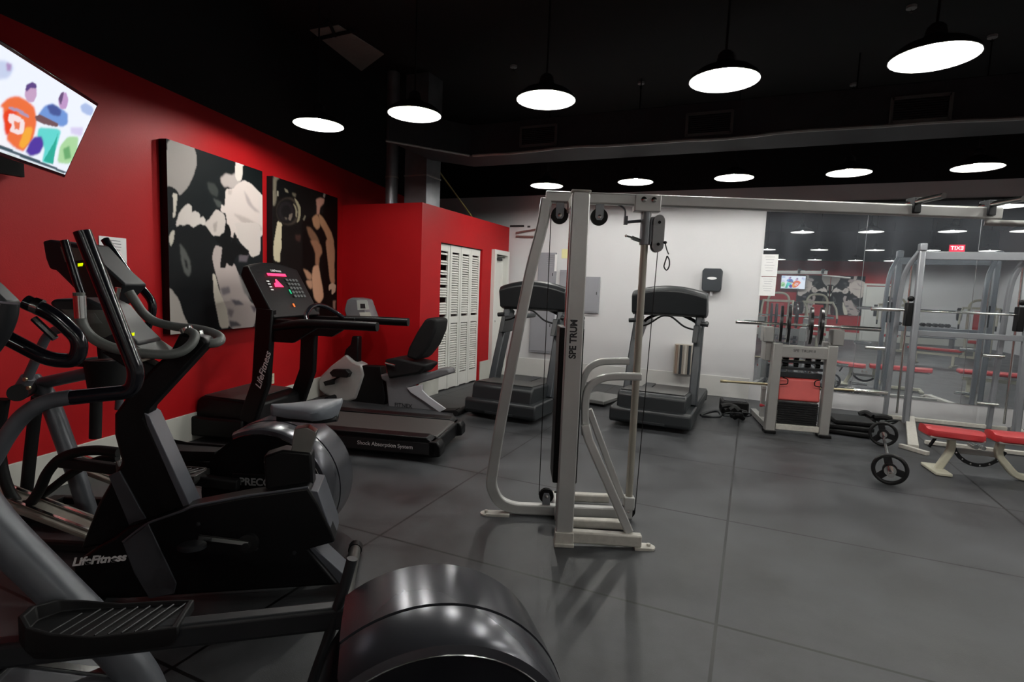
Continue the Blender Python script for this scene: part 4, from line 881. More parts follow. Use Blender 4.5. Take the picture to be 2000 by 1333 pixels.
# -- nearest elliptical
E1 = Fr((-.75, 1.25), (-.79, -.61))
e1 = thing('elliptical_trainer', 'nearest elliptical trainer with round grey drum cover at the bottom of the picture', 'elliptical', E1, group='elliptical trainers')
drum(e1, w=.43, R_=.395, zc=.305, x0=.015, a0=53)
ZA = .50
ar = part('foot_arm', CHAR, e1, lambda bm: tube(bm, [(.25, -.25, ZA+.005), (1.2, -.30, ZA-.035)], 0, prof=(.055, .075)), bevel=.006)
part('foot_pedal', BLKM, e1, lambda bm: pedal_mesh(bm, .72, 1.14, -.30, -.31, ZA+.02, .17), bevel=.003)
part('pedal_ridges', mat('pedal_ridge', (.03, .03, .032), .4), e1, lambda bm: pedal_ridges(bm, .72, 1.14, -.30, -.31, ZA+.022, .17))
part('crank_arm', CHAR, e1, lambda bm: tube(bm, smooth_path([E1.t3(688, 1092, -.245), E1.t3(672, 1150, -.245), E1.t3(655, 1200, -.24), E1.t3(640, 1250, -.235), E1.t3(612, 1330, -.23), E1.t3(596, 1400, -.23)]), [.014]*6+[.017]*60 if False else .017, 12))
part('crank_arm', CHAR, e1, lambda bm: tube(bm, [(.02, .24, .34), (-.10, .25, .16)], 0, prof=(.03, .05)), bevel=.004)
part('foot_arm', CHAR, e1, lambda bm: tube(bm, [(-.10, .29, .16), (1.2, .29, .20)], 0, prof=(.055, .075)), bevel=.006)
part('foot_pedal', BLKM, e1, lambda bm: pedal_mesh(bm, .72, 1.20, .30, .31, .24, .17), bevel=.003)
mt = [E1.t3(-140, 880, -.46), E1.t3(-60, 965, -.46), E1.t3(0, 1040, -.46), E1.t3(110, 1150, -.46), E1.t3(225, 1265, -.46), E1.t3(275, 1330, -.46), E1.t3(300, 1390, -.46)]
part('main_frame_tube', GREYT, e1, lambda bm: tube(bm, smooth_path(mt, 5), .058, 20))
part('base_rail', CHAR, e1, lambda bm: (tube(bm, [(.2, 0, .05), (1.85, 0, .05)], 0, prof=(.10, .06)), box(bm, (1.85, 0, .03), (.08, .6, .06))), bevel=.006)
part('guide_ramp', GREYT, e1, lambda bm: (prism(bm, [(.92, .20), (1.85, .46), (1.85, .52), (.92, .25)], -.50, -.14), prism(bm, [(.92, .04), (1.85, .20), (1.85, .26), (.92, .09)], .14, .50)), bevel=.01)
part('ramp_strip', CHROME, e1, lambda bm: [tube(bm, [(.94, y, .258), (1.84, y, .524)], 0, prof=(.03, .008)) for y in (-.44, -.22)])
part('roller', GLOSSB, e1, lambda bm: [cyl(bm, (1.235, y-.05, ZA-.09 if y < 0 else .24), (1.235, y+.05, ZA-.09 if y < 0 else .24), .05, 20) for y in (-.30, .29)])
part('joint_bolt', CHROME, e1, lambda bm: [lathe(bm, (1.235, y, ZA-.05), (0, s, 0), [(0, .024), (.02, .022), (.026, 0)], 14) for y, s in ((-.35, -1), (-.25, 1))])
yh = -.25
gp1 = [E1.t3(*p, yh) for p in ((160, 452), (212, 585), (268, 728), (258, 765), (140, 777))]; gp1 = [tuple(v) for v in fillet(gp1, .075, 8)]
ma = part('moving_arm', GLOSSB, e1, lambda bm: tube(bm, gp1, .0205, 16), label='black rubber gripped upper half of the moving arm')
part('arm_tube', GREYT, e1, lambda bm: tube(bm, smooth_path([E1.t3(*p, yh) for p in ((141, 776), (100, 783), (70, 795), (40, 818), (10, 858), (-25, 915))]+[(1.33, yh, .78), (1.33, yh, .52)], 5), .021, 14))
part('arm_link', BLK, e1, lambda bm: tube(bm, [(1.33, yh-.02, .55), (1.25, -.30, ZA-.05)], .022, 12))
part('moving_arm', GLOSSB, e1, lambda bm: tube(bm, [(x+.3, .30, z) for x, y, z in gp1], .0205, 12))
part('arm_tube', GREYT, e1, lambda bm: tube(bm, smooth_path([(gp1[-1][0]+.3, .30, gp1[-1][2]), (1.4, .30, 1.0), (1.5, .30, .6), (1.3, .30, .24)]), .021, 12))
# fixed loop handle and console at the left edge
lp = [tuple(v) for v in fillet([E1.t3(*p, -.14) for p in ((-25, 640), (95, 703), (150, 706), (158, 665), (105, 615), (50, 590))], .05, 8)]
part('loop_handle', GLOSSB, e1, lambda bm: tube(bm, lp, .0185, 14))
part('pulse_sensor', CHROME, e1, lambda bm: (tube(bm, [E1.t3(*p, -.14) for p in ((66, 596), (80, 601))], .0205, 14), tube(bm, [E1.t3(*p, -.17) for p in ((66, 622), (108, 662))], .009, 8), tube(bm, [E1.t3(*p, -.02) for p in ((5, 592), (0, 615), (-14, 640))], .024, 12)))
part('handle_stem', CHAR, e1, lambda bm: tube(bm, smooth_path([E1.t3(*p, -.02) for p in ((14, 592), (10, 620), (-5, 655), (-30, 690))]), .022, 12))
part('console', CHAR, e1, lambda bm: prism(bm, [E1.tr(*p, -.16) for p in ((-80, 470), (-20, 530), (10, 556), (45, 590), (42, 604), (10, 600), (-40, 590), (-90, 540))], -.16, -.10), bevel=.008)
# -- second elliptical
E2 = Fr((-2.28, 2.44), (-.93, -.37))
e2 = thing('elliptical_trainer', 'second elliptical trainer, its dark round drum behind the exercise bike saddle', 'elliptical', E2, group='elliptical trainers')
drum(e2, lettering=True, w=.44, R_=.395, zc=.34, x0=.25, a0=64, a1=240)
text('maker_lettering', 'PRECOR', .058, mat('grey_lettering', (.30, .30, .30), .5), e2, (E2.tr(505, 943, .23)[0], .232, E2.tr(505, 943, .23)[1]), (-1, 0, 0), (0, 0, 1), bold=.0015)
part('lettering_plate', BLK, e2, lambda bm: box(bm, (E2.tr(505, 943, .23)[0], .215, E2.tr(505, 943, .23)[1]), (.30, .03, .09)), bevel=.005)
part('side_bolt', mat('ivory_cap', (.5, .5, .42), .4), e2, lambda bm: lathe(bm, E2.t3(526, 900, .20), (0, 1, 0), [(0, .018), (.03, .016), (.034, 0)], 14))
part('round_sticker', GREENP, e2, lambda bm: lathe(bm, E2.t3(618, 958, .215), (0, 1, 0), [(-.05, .04), (.0, .04), (.001, 0)], 20))
part('foot_arm', BLKM, e2, lambda bm: tube(bm, [(.35, .27, .42), (1.35, .27, .50)], 0, prof=(.05, .06)), bevel=.006)
part('foot_pedal', BLKM, e2, lambda bm: pedal_mesh(bm, .60, 1.10, .0, .0, .52, .17), bevel=.003)
part('foot_arm', BLKM, e2, lambda bm: tube(bm, [(.35, -.27, .30), (1.35, -.27, .36)], 0, prof=(.05, .06)), bevel=.006)
part('foot_pedal', mat('worn_pedal', (.05, .05, .048), .5), e2, lambda bm: pedal_mesh(bm, .55, 1.02, .27, .27, .47, .17), bevel=.003)
part('pedal_ridges', mat('pedal_ridge2', (.02, .02, .02), .4), e2, lambda bm: pedal_ridges(bm, .55, 1.02, .27, .27, .474, .17))
part('base_rail', BLKM, e2, lambda bm: (tube(bm, [(.2, 0, .05), (1.9, 0, .05)], 0, prof=(.10, .06)), box(bm, (1.88, 0, .03), (.08, .6, .06)), tube(bm, [(.3, .3, .03), (1.9, .3, .03)], 0, prof=(.05, .05)), tube(bm, [(.3, -.3, .03), (1.9, -.3, .03)], 0, prof=(.05, .05))), bevel=.006)
part('guide_ramp', mat('worn_silver_ramp', (.30, .29, .25), .4, metal=.4, var=.2), e2, lambda bm: [prism(bm, [(1.15, .10), (1.75, .30), (1.75, .33), (1.15, .13)], y-.09, y+.09) for y in (-.27, .27)], bevel=.006)
part('ramp_strip', CHROME, e2, lambda bm: [tube(bm, [(1.16, y, .14), (1.74, y, .335)], 0, prof=(.02, .01)) for y in (-.32, -.22, .22, .32)])
e2t = lambda P, off: [E2.t3(*p, off) for p in P]
part('main_frame_tube', GREYT, e2, lambda bm: tube(bm, smooth_path(e2t([(62, 742), (85, 765), (103, 800), (125, 860), (150, 930), (172, 1000), (190, 1060)], 0)), .05, 18))
part('pivot_hub', BLK, e2, lambda bm: cyl(bm, E2.t3(34, 768, .33), E2.t3(70, 752, -.2), .045, 22))
part('pivot_clamp', MIDG, e2, lambda bm: tube(bm, e2t([(40, 762), (55, 738)], .26), .034, 14))
part('brass_bolts', BRASS, e2, lambda bm: [lathe(bm, E2.t3(x, y, .30), (0, 1, 0), [(0, .011), (.012, .011), (.014, 0)], 10) for x, y in ((46, 757), (58, 758), (51, 741))])
part('moving_arm_tube', GREYT, e2, lambda bm: tube(bm, smooth_path(e2t([(52, 742), (66, 712), (80, 680), (92, 658), (110, 645), (132, 640), (150, 630)], .26)), .0235, 14))
part('moving_arm_grip', GLOSSB, e2, lambda bm: tube(bm, smooth_path(e2t([(126, 470), (138, 510), (152, 555), (165, 592), (168, 610)], .26)), .020, 14))
part('moving_arm_grip', GLOSSB, e2, lambda bm: tube(bm, smooth_path(e2t([(205, 468), (230, 505), (255, 540), (282, 570), (296, 590), (297, 612), (288, 640)], -.26)), .024, 14))
part('moving_arm_tube', GREYT, e2, lambda bm: tube(bm, smooth_path(e2t([(288, 640), (262, 672), (240, 700), (235, 760), (232, 800)], -.26)), .0235, 12))
part('moving_arm_lower', BLKM, e2, lambda bm: tube(bm, smooth_path(e2t([(74, 775), (66, 830), (58, 900), (50, 975), (45, 1000)], .12)), .031, 14))
part('curved_link', BLKM, e2, lambda bm: tube(bm, smooth_path(e2t([(8, 780), (0, 840), (2, 900), (14, 950), (34, 982), (56, 985), (76, 960), (92, 925), (116, 898), (150, 884), (190, 880), (232, 884)], .28)), .027, 14))
part('curved_link', BLKM, e2, lambda bm: tube(bm, smooth_path(e2t([(60, 985), (100, 955), (140, 925), (190, 900), (230, 895)], .20)), .022, 12))
part('cross_tube', MIDG, e2, lambda bm: tube(bm, e2t([(66, 752), (185, 727)], .0), .036, 16))
part('strut', BLKM, e2, lambda bm: tube(bm, e2t([(188, 780), (186, 856)], -.05), .032, 14))
part('bottle_holder', BLKM, e2, lambda bm: (lathe(bm, E2.t3(212, 762, -.02), (0, 0, 1), [(0, .10), (.14, .115), (.19, .125), (.19, .105), (.02, .09), (.02, 0)], 24), box(bm, tuple(V(*E2.t3(190, 708, -.02))), (.16, .20, .03))), bevel=.004)
cs = part('console', CHAR, e2, lambda bm: prism(bm, [E2.tr(*p, .10) for p in ((82, 471), (96, 468), (165, 476), (205, 520), (245, 556), (232, 572), (205, 600), (170, 598), (140, 560), (108, 528), (96, 526), (88, 505))], -.08, .10), bevel=.012)
part('display', mat('console_display_grey', (.13, .14, .12), .3), cs, lambda bm: prism(bm, [E2.tr(*p, .101) for p in ((118, 482), (155, 485), (163, 508), (128, 512))], .100, .104))
part('yellow_light', emis('yellow_led', (.75, .9, 0), 1.0), cs, lambda bm: prism(bm, [E2.tr(*p, .101) for p in ((153, 515), (162, 514), (162, 520), (153, 521))], .100, .105))
part('button_panel', mat('console_face', (.022, .024, .022), .5), cs, lambda bm: prism(bm, [E2.tr(*p, .101) for p in ((140, 522), (190, 512), (215, 545), (180, 590), (160, 570))], .100, .103))
part('console_neck', BLKM, e2, lambda bm: tube(bm, [E2.t3(195, 590, -.02), E2.t3(205, 700, -.02)], .035, 12))
part('fixed_handle', CHAR, e2, lambda bm: tube(bm, smooth_path(e2t([(232, 588), (250, 605), (262, 618), (256, 632), (240, 640)], -.1)), .014, 10))
# ================================================================== UPRIGHT BIKE
B1 = Fr((-1.83, 2.15), (-.82, -.57))
b1_ = thing('upright_exercise_bike', 'black upright exercise bike with grey saddle and grey curved handlebars, in the foreground', 'exercise bike', B1)
bt = lambda P, off=0.0: [B1.tr(*p, off) for p in P]
low = bt([(232, 1046), (255, 1028), (290, 1022), (372, 995), (480, 972), (600, 955), (618, 985), (640, 1030), (652, 1052), (620, 1072), (668, 1140), (655, 1150), (560, 1120), (400, 1140), (340, 1168), (280, 1170), (150, 1110), (148, 1090), (235, 1050)], .13)
lowb = bt([(222, 1052), (250, 1030), (292, 1018), (375, 990), (480, 970), (602, 953), (622, 985), (645, 1035), (655, 1060), (600, 1075), (640, 1120), (660, 1150), (650, 1168), (500, 1175), (340, 1172), (250, 1180), (150, 1170), (142, 1105), (190, 1070)], .13)
lowb = [(x, max(z, .05)) for x, z in lowb]
body = part('lower_body', BLK, b1_, lambda bm: prism(bm, lowb, .02, .13), bevel=.015, seg=3)
part('body_edge_trim', MIDG, b1_, lambda bm: (tube(bm, fillet([(x, .128, z+.002) for x, z in bt([(240, 1060), (262, 1042), (290, 1022), (355, 1000), (375, 990), (480, 970), (602, 953)], .128)], .03), .006, 6)))
part('grey_band', mat('band_grey', (.045, .048, .056), .45), b1_, lambda bm: prism(bm, bt([(240, 1062), (290, 1024), (345, 1140), (340, 1160), (292, 1170), (262, 1120)], .133), .126, .136), bevel=.003, label='grey vertical band on the body side')
part('rear_strip', MIDG, b1_, lambda bm: prism(bm, bt([(602, 955), (622, 958), (650, 1040), (652, 1060), (635, 1045), (615, 990)], .10), -.12, .12), bevel=.004)
part('tail_strip', MIDG, b1_, lambda bm: prism(bm, [(x, max(z, .03)) for x, z in bt([(588, 1072), (606, 1058), (690, 1135), (668, 1146)], .08)], -.045, .10), bevel=.004)
col2 = part('front_column', BLK, b1_, lambda bm: prism(bm, bt([(300, 715), (330, 690), (350, 650), (400, 660), (408, 672), (290, 800), (285, 818), (372, 1000), (345, 1030), (250, 1060), (155, 1075), (190, 985), (236, 905), (222, 850), (222, 810), (250, 770)], .07), -.04, .07), bevel=.02, seg=3)
part('column_grey_edge', MIDG, b1_, lambda bm: prism(bm, bt([(284, 806), (294, 812), (380, 1000), (368, 1008), (290, 830)], .06), -.05, .075), bevel=.003)
part('side_grey_panel', mat('band_grey', (.045, .048, .056), .45), b1_, lambda bm: prism(bm, bt([(212, 930), (234, 920), (290, 1022), (255, 1032)], .075), .068, .078), bevel=.002)
text('maker_lettering', 'LifeFitness', .052, LETTER, b1_, (B1.tr(193, 1094, .133)[0], .134, B1.tr(193, 1094, .133)[1]), (-1, 0, .06), (.06, 0, 1), shear=.35, bold=.002)
part('axle_boss', BLKM, b1_, lambda bm: lathe(bm, B1.t3(485, 1060, .13), (0, 1, 0), [(0, .05), (.02, .046), (.022, .02), (.05, .018), (.05, 0)], 24))
part('crank', CHROME, b1_, lambda bm: tube(bm, [B1.t3(485, 1062, .17), B1.t3(388, 1050, .17)], 0, prof=(.012, .022)))
part('bike_pedal', CHAR, b1_, lambda bm: loft(bm, [ellipse_sec((B1.tr(375, 1068, .21)[0], .21, B1.tr(375, 1068, .21)[1]+dz), .06*k, .045*k, n=20) for dz, k in ((-.014, .8), (-.008, 1), (.008, 1), (.014, .85))]))
part('body_bolt', CHAR, b1_, lambda bm: [lathe(bm, B1.t3(*p, .13), (0, 1, 0), [(0, .010), (.004, .010), (.006, 0)], 10) for p in ((388, 1024), (500, 1072), (575, 1080))])
part('seat_tube', BLK, b1_, lambda bm: prism(bm, bt([(514, 892), (552, 880), (608, 886), (612, 960), (600, 985), (520, 990)], .05), -.05, .05), bevel=.012)
part('seat_post', mat('brushed_post', (.28, .28, .26), .3, metal=.7, var=.15, vscale=10), b1_, lambda bm: prism(bm, bt([(575, 838), (600, 835), (618, 845), (606, 886), (568, 886)], .035), -.03, .04), bevel=.004)
# saddle: loft along x
sz = B1.tr(600, 798, 0)[1]; sx0, sx1 = B1.tr(668, 796, 0)[0], B1.tr(530, 795, 0)[0]
def saddle(bm):
    secs = []; N_ = 16
    for i in range(N_+1):
        u = i/N_; x = sx0+(sx1-sx0)*u
        wv = .145*max(.12, math.sin(math.pi/2*min(1, u/.38)))**.7 if u < .38 else .145*(1-((u-.38)/.62)**.9)+.030*((u-.38)/.62)
        top = sz+.040*(1-u)**1.5-.008+.012*u; th_ = .105*(1-.62*u)*min(1, .12+(u/.16)**.5)
        if i == N_: wv *= .6
        secs.append([(x, wv*math.cos(t)*(1 if math.sin(t) > -.2 else .92), top+(math.sin(t)*.018 if math.sin(t) > 0 else math.sin(t)*th_)-.25*wv*abs(math.cos(t))**2*.3) for t in [2*math.pi*k/20 for k in range(20)]])
    loft(bm, secs)
sd = part('saddle', SADDLE, b1_, saddle, ang=70)
part('saddle_shell', BLK, sd, lambda bm: loft(bm, [[(sx0+(sx1-sx0)*u, .9*wv*math.cos(t), sz-.045+math.sin(t)*.02) for t in [2*math.pi*k/16 for k in range(16)]] for u, wv in ((.06, .06), (.2, .11), (.35, .12), (.55, .085), (.75, .04), (.92, .025))]))
part('saddle_nose_cover', CHAR, sd, lambda bm: None if False else box(bm, (sx1-.04, 0, sz-.005), (.06, .04, .03)), bevel=.012)
part('rear_stabilizer', mat('stabilizer_bronze', (.07, .068, .062), .35, metal=.4), b1_, lambda bm: (cyl(bm, (-.02, -.27, .04), (-.02, .27, .04), .032, 18)))
part('stabilizer_cap', BLK, b1_, lambda bm: [cyl(bm, (-.02, s*.25, .038), (-.02, s*.30, .038), .038, 18) for s in (-1, 1)])
part('front_stabilizer', CHAR, b1_, lambda bm: cyl(bm, (1.12, -.27, .04), (1.12, .27, .04), .04, 18))
# handlebars
ln = [(154, 572), (156, 600), (160, 632), (178, 658), (215, 678), (262, 688), (318, 693), (352, 688), (374, 672), (380, 655), (368, 648)]
offs = [.20, .20, .20, .20, .20, .19, .17, .14, .10, .06, .03]
part('handlebar', FOAM, b1_, lambda bm: tube(bm, smooth_path([B1.t3(*p, o_) for p, o_ in zip(ln, offs)], 5), .0215, 16))
rn = [(252, 570), (266, 592), (280, 612), (302, 628), (340, 638), (378, 642), (408, 648), (428, 657), (430, 666), (412, 671), (385, 664), (365, 650)]
roff = [-.20]*4+[-.19, -.17, -.13, -.07, -.02, .02, .02, .0]
part('handlebar', FOAM, b1_, lambda bm: tube(bm, smooth_path([B1.t3(*p, o_) for p, o_ in zip(rn, roff)], 5), .0215, 16))
part('pulse_sensor', CHROME, b1_, lambda bm: (tube(bm, [B1.t3(155, 578, .20), B1.t3(158, 622, .20)], .0232, 14), tube(bm, [B1.t3(231, 562, -.17), B1.t3(226, 588, -.17)], .014, 10)))
part('handlebar_clamp', CHROME, b1_, lambda bm: (tube(bm, [B1.t3(362, 640, .02), B1.t3(372, 660, .02)], .028, 14), tube(bm, [B1.t3(385, 648, -.02), B1.t3(392, 668, -.02)], .025, 14)))
part('reading_tray', mat('tray_dark', (.05, .055, .05), .5), b1_, lambda bm: prism(bm, bt([(255, 645), (320, 688), (330, 690), (322, 697), (262, 672)], 0), -.13, .13), bevel=.006)
cb = part('console', CHAR, b1_, lambda bm: prism(bm, bt([(94, 592), (104, 584), (170, 583), (205, 600), (240, 642), (272, 672), (262, 690), (205, 690), (165, 664), (120, 622)], .12), -.12, .12), bevel=.014)
part('console_face', mat('bike_console_face', (.09, .095, .085), .4), cb, lambda bm: prism(bm, bt([(120, 605), (200, 606), (235, 645), (205, 660), (165, 650)], .122), .120, .124))
part('display', mat('bike_display', (.14, .15, .14), .25), cb, lambda bm: prism(bm, bt([(135, 612), (185, 612), (200, 632), (160, 634)], .124), .124, .127))
part('yellow_light', emis('yellow_led', (.75, .9, 0), 1.0), cb, lambda bm: prism(bm, bt([(254, 651), (262, 650), (262, 656), (254, 657)], .122), .118, .125))
part('console_neck', BLKM, b1_, lambda bm: prism(bm, bt([(205, 685), (265, 690), (325, 720), (300, 745), (230, 700)], 0), -.05, .05), bevel=.01)
part('paper_tag', mat('pale_tag', (.6, .6, .5), .6), b1_, lambda bm: prism(bm, bt([(276, 701), (302, 697), (303, 700), (277, 707)], .05), .02, .09))

# ================================================================== PLATE MACHINE (front of mirror)
W = Fr((.57, 6.98), (.19, -.982)); wf = lambda px, py, x=0.0: W.fr(px, py, x)
MGREY = mat('machine_grey', (0.34, 0.335, 0.32), .38, metal=.3, var=.08, vscale=9)
wm = thing('plate_loaded_machine', 'grey strength machine with light red pad and two square uprights, before the mirror', 'strength machine', W)
zt = 1.0
part('upright', MGREY, wm, lambda bm: prism(bm, [(-.345, .02), (-.235, .02), (-.225, 1.05), (-.325, 1.05)], -.05, .05, 'yz'), bevel=.01)
part('upright', MGREY, wm, lambda bm: prism(bm, [(.225, .02), (.33, .02), (.345, 1.05), (.24, 1.05)], -.05, .05, 'yz'), bevel=.01)
tb = part('top_crossbar', MGREY, wm, lambda bm: (box(bm, (0, 0, .96), (.09, .60, .14)), box(bm, (-.12, -.365, 1.14), (.16, .12, .18)), box(bm, (-.12, .365, 1.14), (.16, .12, .18)), box(bm, (-.2, -.33, .95), (.25, .10, .25)), box(bm, (-.2, .33, .95), (.25, .10, .25))), bevel=.012)
text('maker_lettering', 'SPE  TRUM II', .042, DLETTER, tb, (.047, .0, .975), (0, 1, 0), (0, 0, 1))
part('corner_plug', BLK, tb, lambda bm: [lathe(bm, (.045, s*.275, .99), (1, 0, 0), [(0, .022), (.004, .022), (.005, 0)], 14) for s in (-1, 1)])
part('base_crossbar', WORN, wm, lambda bm: box(bm, (0, 0, .08), (.07, .46, .065)), bevel=.006)
part('rubber_foot', BLK, wm, lambda bm: [box(bm, (0, s*.29, .018), (.16, .12, .036)) for s in (-1, 1)], bevel=.006)
part('side_rail', MGREY, wm, lambda bm: [box(bm, (-.45, s*.29, .06), (.9, .07, .07)) for s in (-1, 1)], bevel=.006)
part('inner_bar', CHAR, wm, lambda bm: [box(bm, (x, 0, z), (.05, .46, h_)) for x, z, h_ in ((-.05, .84, .03), (-.05, .76, .03), (-.06, .685, .06))], bevel=.004)
part('roller_pin', BLK, wm, lambda bm: [cyl(bm, (-.08, y, z), (-.08, y+.05, z), .025, 12) for y in (-.19, -.07, .05, .16) for z in (.80, .88)])
part('pad', REDVL, wm, lambda bm: prism(bm, [(-.08, .66), (-.02, .64), (.02, .40), (-.04, .38)], -.225, .215), bevel=.015, seg=3)
part('hook_loop', BLK, wm, lambda bm: [tube(bm, fillet([(.03, s*.20, .66), (.03, s*.14, .64), (.03, s*.14, .585), (.03, s*.22, .575)], .02), .006, 6) for s in (-1, 1)])
part('weight_stack', IRON, wm, lambda bm: [box(bm, (-.08, 0, .125+k*.026), (.16, .42, .022)) for k in range(10)], bevel=.002)
part('stack_guide', CHROME, wm, lambda bm: [cyl(bm, (-.12, s*.12, .1), (-.12, s*.12, .9), .01, 8) for s in (-1, 1)])
part('pop_pin', mat('red_knob', (.35, .02, .03), .4), wm, lambda bm: (lathe(bm, (0.0, -.36, .31), (0, -1, 0), [(0, .01), (.02, .01), (.022, .018), (.05, .018), (.054, 0)], 14)))
# bars on the machine
ZR = 1.26
br1 = thing('barbell', 'long chrome barbell with small dark plates resting on top of the grey strength machine', 'barbell', W)
br1.rotation_euler[2] -= math.radians(12)
part('bar', CHROME, br1, lambda bm: (cyl(bm, (-.13, -.72, ZR), (-.13, .62, ZR), .0145, 14)))
part('sleeve', CHROME, br1, lambda bm: [cyl(bm, (-.13, a_, ZR), (-.13, b_, ZR), .024, 16) for a_, b_ in ((-.74, -.42), (.36, .74))])
for y in (-.245, -.165, .06, .165):
    part('weight_plate', IRON, br1, lambda bm: lathe(bm, (-.13, y, ZR+.0), (0, 1, 0), [(-.014, .025), (-.014, .05), (-.009, .055), (-.009, .175), (-.014, .185), (-.014, .215), (.014, .215), (.014, .185), (.009, .175), (.009, .055), (.014, .05), (.014, .025)], 36), ang=30)
br2 = thing('barbell', 'worn brassy barbell held low across the back of the grey strength machine', 'barbell', W)
part('bar', BRASS, br2, lambda bm: cyl(bm, (-.42, -.78, .50), (-.42, .80, .50), .016, 14))
part('sleeve', CHROME, br2, lambda bm: cyl(bm, (-.42, .70, .50), (-.42, 1.06, .50), .026, 16))
part('sleeve', BRASS, br2, lambda bm: cyl(bm, (-.42, -.80, .50), (-.42, -.72, .50), .02, 16))
part('bar_hook', SILV, wm, lambda bm: [(box(bm, (-.42, s*.29, .46), (.07, .05, .04)), box(bm, (-.42, s*.29, .27), (.05, .05, .38))) for s in (-1, 1)], bevel=.004)

# ================================================================== SMITH MACHINE
SM = Fr((2.0, 8.55), (.985, .17))
sm = thing('smith_machine', 'tall grey rack with bar guides standing against the mirror at the right', 'smith machine', loc=(1.91, 8.45, 0), rotz=math.radians(2))
for i, x in enumerate((0.0, 1.12)):
    part('front_upright', SMITH, sm, lambda bm: tube(bm, [(x, -.10, .03), (x, -.02, 2.24)], 0, prof=(.07, .09), up=(1, 0, 0)), bevel=.006)
    part('curved_upright', SMITH, sm, lambda bm: tube(bm, smooth_path([(x-.16, .20, .02), (x-.15, .18, 1.0), (x-.14, .15, 1.7), (x-.11, .10, 2.0), (x-.02, .0, 2.22)]), 0, prof=(.05, .07), up=(1, 0, 0)), bevel=.005)
    part('upright_cap', SMITH, sm, lambda bm: box(bm, (x, -.02, 2.27), (.08, .12, .10)), bevel=.015)
    part('guide_rod', CHROME, sm, lambda bm: cyl(bm, (x-.07, .04, .12), (x-.07, .06, 2.1), .014, 10))
    part('bar_carriage', BLK, sm, lambda bm: (box(bm, (x-.07, .0, 1.42), (.07, .12, .30)), lathe(bm, (x-.07, -.06, 1.62), (0, -1, 0), [(-.04, .035), (.0, .035), (.01, .0)], 16)), bevel=.01)
    part('floor_rail', WORN, sm, lambda bm: (prism(bm, [(x+.20, .3), (x+.10, .3), (x-.33, -1.5), (x-.23, -1.5)], .0, .06, 'xy'), box(bm, (x-.29, -1.56, .022), (.30, .05, .044), rot=('Z', -.9))), bevel=.006)
part('upper_beam', SMITH, sm, lambda bm: box(bm, (.56, -.0, 2.17), (1.1, .05, .10)), bevel=.006)
part('middle_beam', SMITH, sm, lambda bm: box(bm, (.55, -.05, 1.19), (1.1, .05, .07)), bevel=.006)
part('guided_bar', CHROME, sm, lambda bm: (cyl(bm, (-.35, .0, 1.47), (1.5, .0, 1.47), .014, 14), cyl(bm, (-.48, .0, 1.47), (-.16, .0, 1.47), .024, 16), cyl(bm, (1.22, .0, 1.47), (1.6, .0, 1.47), .024, 16)))
part('floor_cross_bar', WORN, sm, lambda bm: (box(bm, (.42, -1.15, .03), (1.0, .05, .04)), box(bm, (.5, .22, .03), (1.3, .06, .05))), bevel=.005)
for x in (-.26, 1.0):
    part('plate_peg', CHROME, sm, lambda bm: [(cyl(bm, (x, .12, z), (x-.22, .12, z), .024, 14)) for z in (.95, .34)])

# ================================================================== FLAT / INCLINE BENCH
BN = Fr((1.9, 6.2), (1, .12)); nt_ = lambda P, off=0.0: [BN.tr(*p, off) for p in P]
bn = thing('weight_bench', 'adjustable weight bench with red pads and cream frame at the right edge', 'bench', BN)
part('seat_pad', REDV, bn, lambda bm: loft(bm, [[(x, y*wv, z+dz) for y, dz in ((-1, .0), (-.92, .045), (-.6, .06), (0, .065), (.6, .06), (.92, .045), (1, .0), (.9, -.015), (-.9, -.015))] for x, wv, z in ((-.355, .09, .375), (-.345, .115, .37), (-.30, .135, .365), (-.05, .14, .355), (.06, .135, .35), (.095, .115, .35), (.105, .09, .352))]), ang=50)
part('pad_base', mat('pad_underside', (.30, .28, .26), .5), bn, lambda bm: box(bm, (-.12, 0, .345), (.42, .25, .022)), bevel=.006)
part('back_pad', REDV, bn, lambda bm: loft(bm, [[(x, y*wv, z+dz) for y, dz in ((-1, .0), (-.92, .045), (-.6, .06), (0, .065), (.6, .06), (.92, .045), (1, .0), (.9, -.015), (-.9, -.015))] for x, wv, z in ((.165, .09, .375), (.175, .115, .372), (.22, .135, .368), (.5, .14, .37), (1.0, .14, .372), (1.08, .115, .375), (1.09, .09, .378))]), ang=50)
part('back_pad_base', mat('pad_underside', (.30, .28, .26), .5), bn, lambda bm: box(bm, (.62, 0, .352), (.86, .25, .022)), bevel=.006)
part('front_leg', CREAM, bn, lambda bm: tube(bm, fillet([(-.12, 0, .34), (-.11, 0, .22), (-.20, 0, .02)], .08), 0, prof=(.06, .06)), bevel=.005)
part('front_foot', CREAM, bn, lambda bm: box(bm, (-.21, 0, .018), (.13, .34, .03)), bevel=.008)
part('height_arc', IRON, bn, lambda bm: tube(bm, [(.10+.21*math.cos(a), .0, .33+.23*math.sin(a)) for a in [math.radians(200+i*14) for i in range(11)]], 0, prof=(.012, .035)))
part('arc_studs', CHROME, bn, lambda bm: [lathe(bm, (.10+.21*math.cos(a), -.008, .33+.23*math.sin(a)), (0, -1, 0), [(0, .008), (.004, .008), (.005, 0)], 8) for a in [math.radians(215+i*20) for i in range(6)]])
part('rear_leg', CREAM, bn, lambda bm: tube(bm, fillet([(.26, 0, .34), (.24, 0, .22), (.40, 0, .035), (.95, 0, .035)], .06), 0, prof=(.06, .06)), bevel=.005)
part('rear_foot', CREAM, bn, lambda bm: box(bm, (.95, 0, .018), (.07, .5, .036)), bevel=.008)
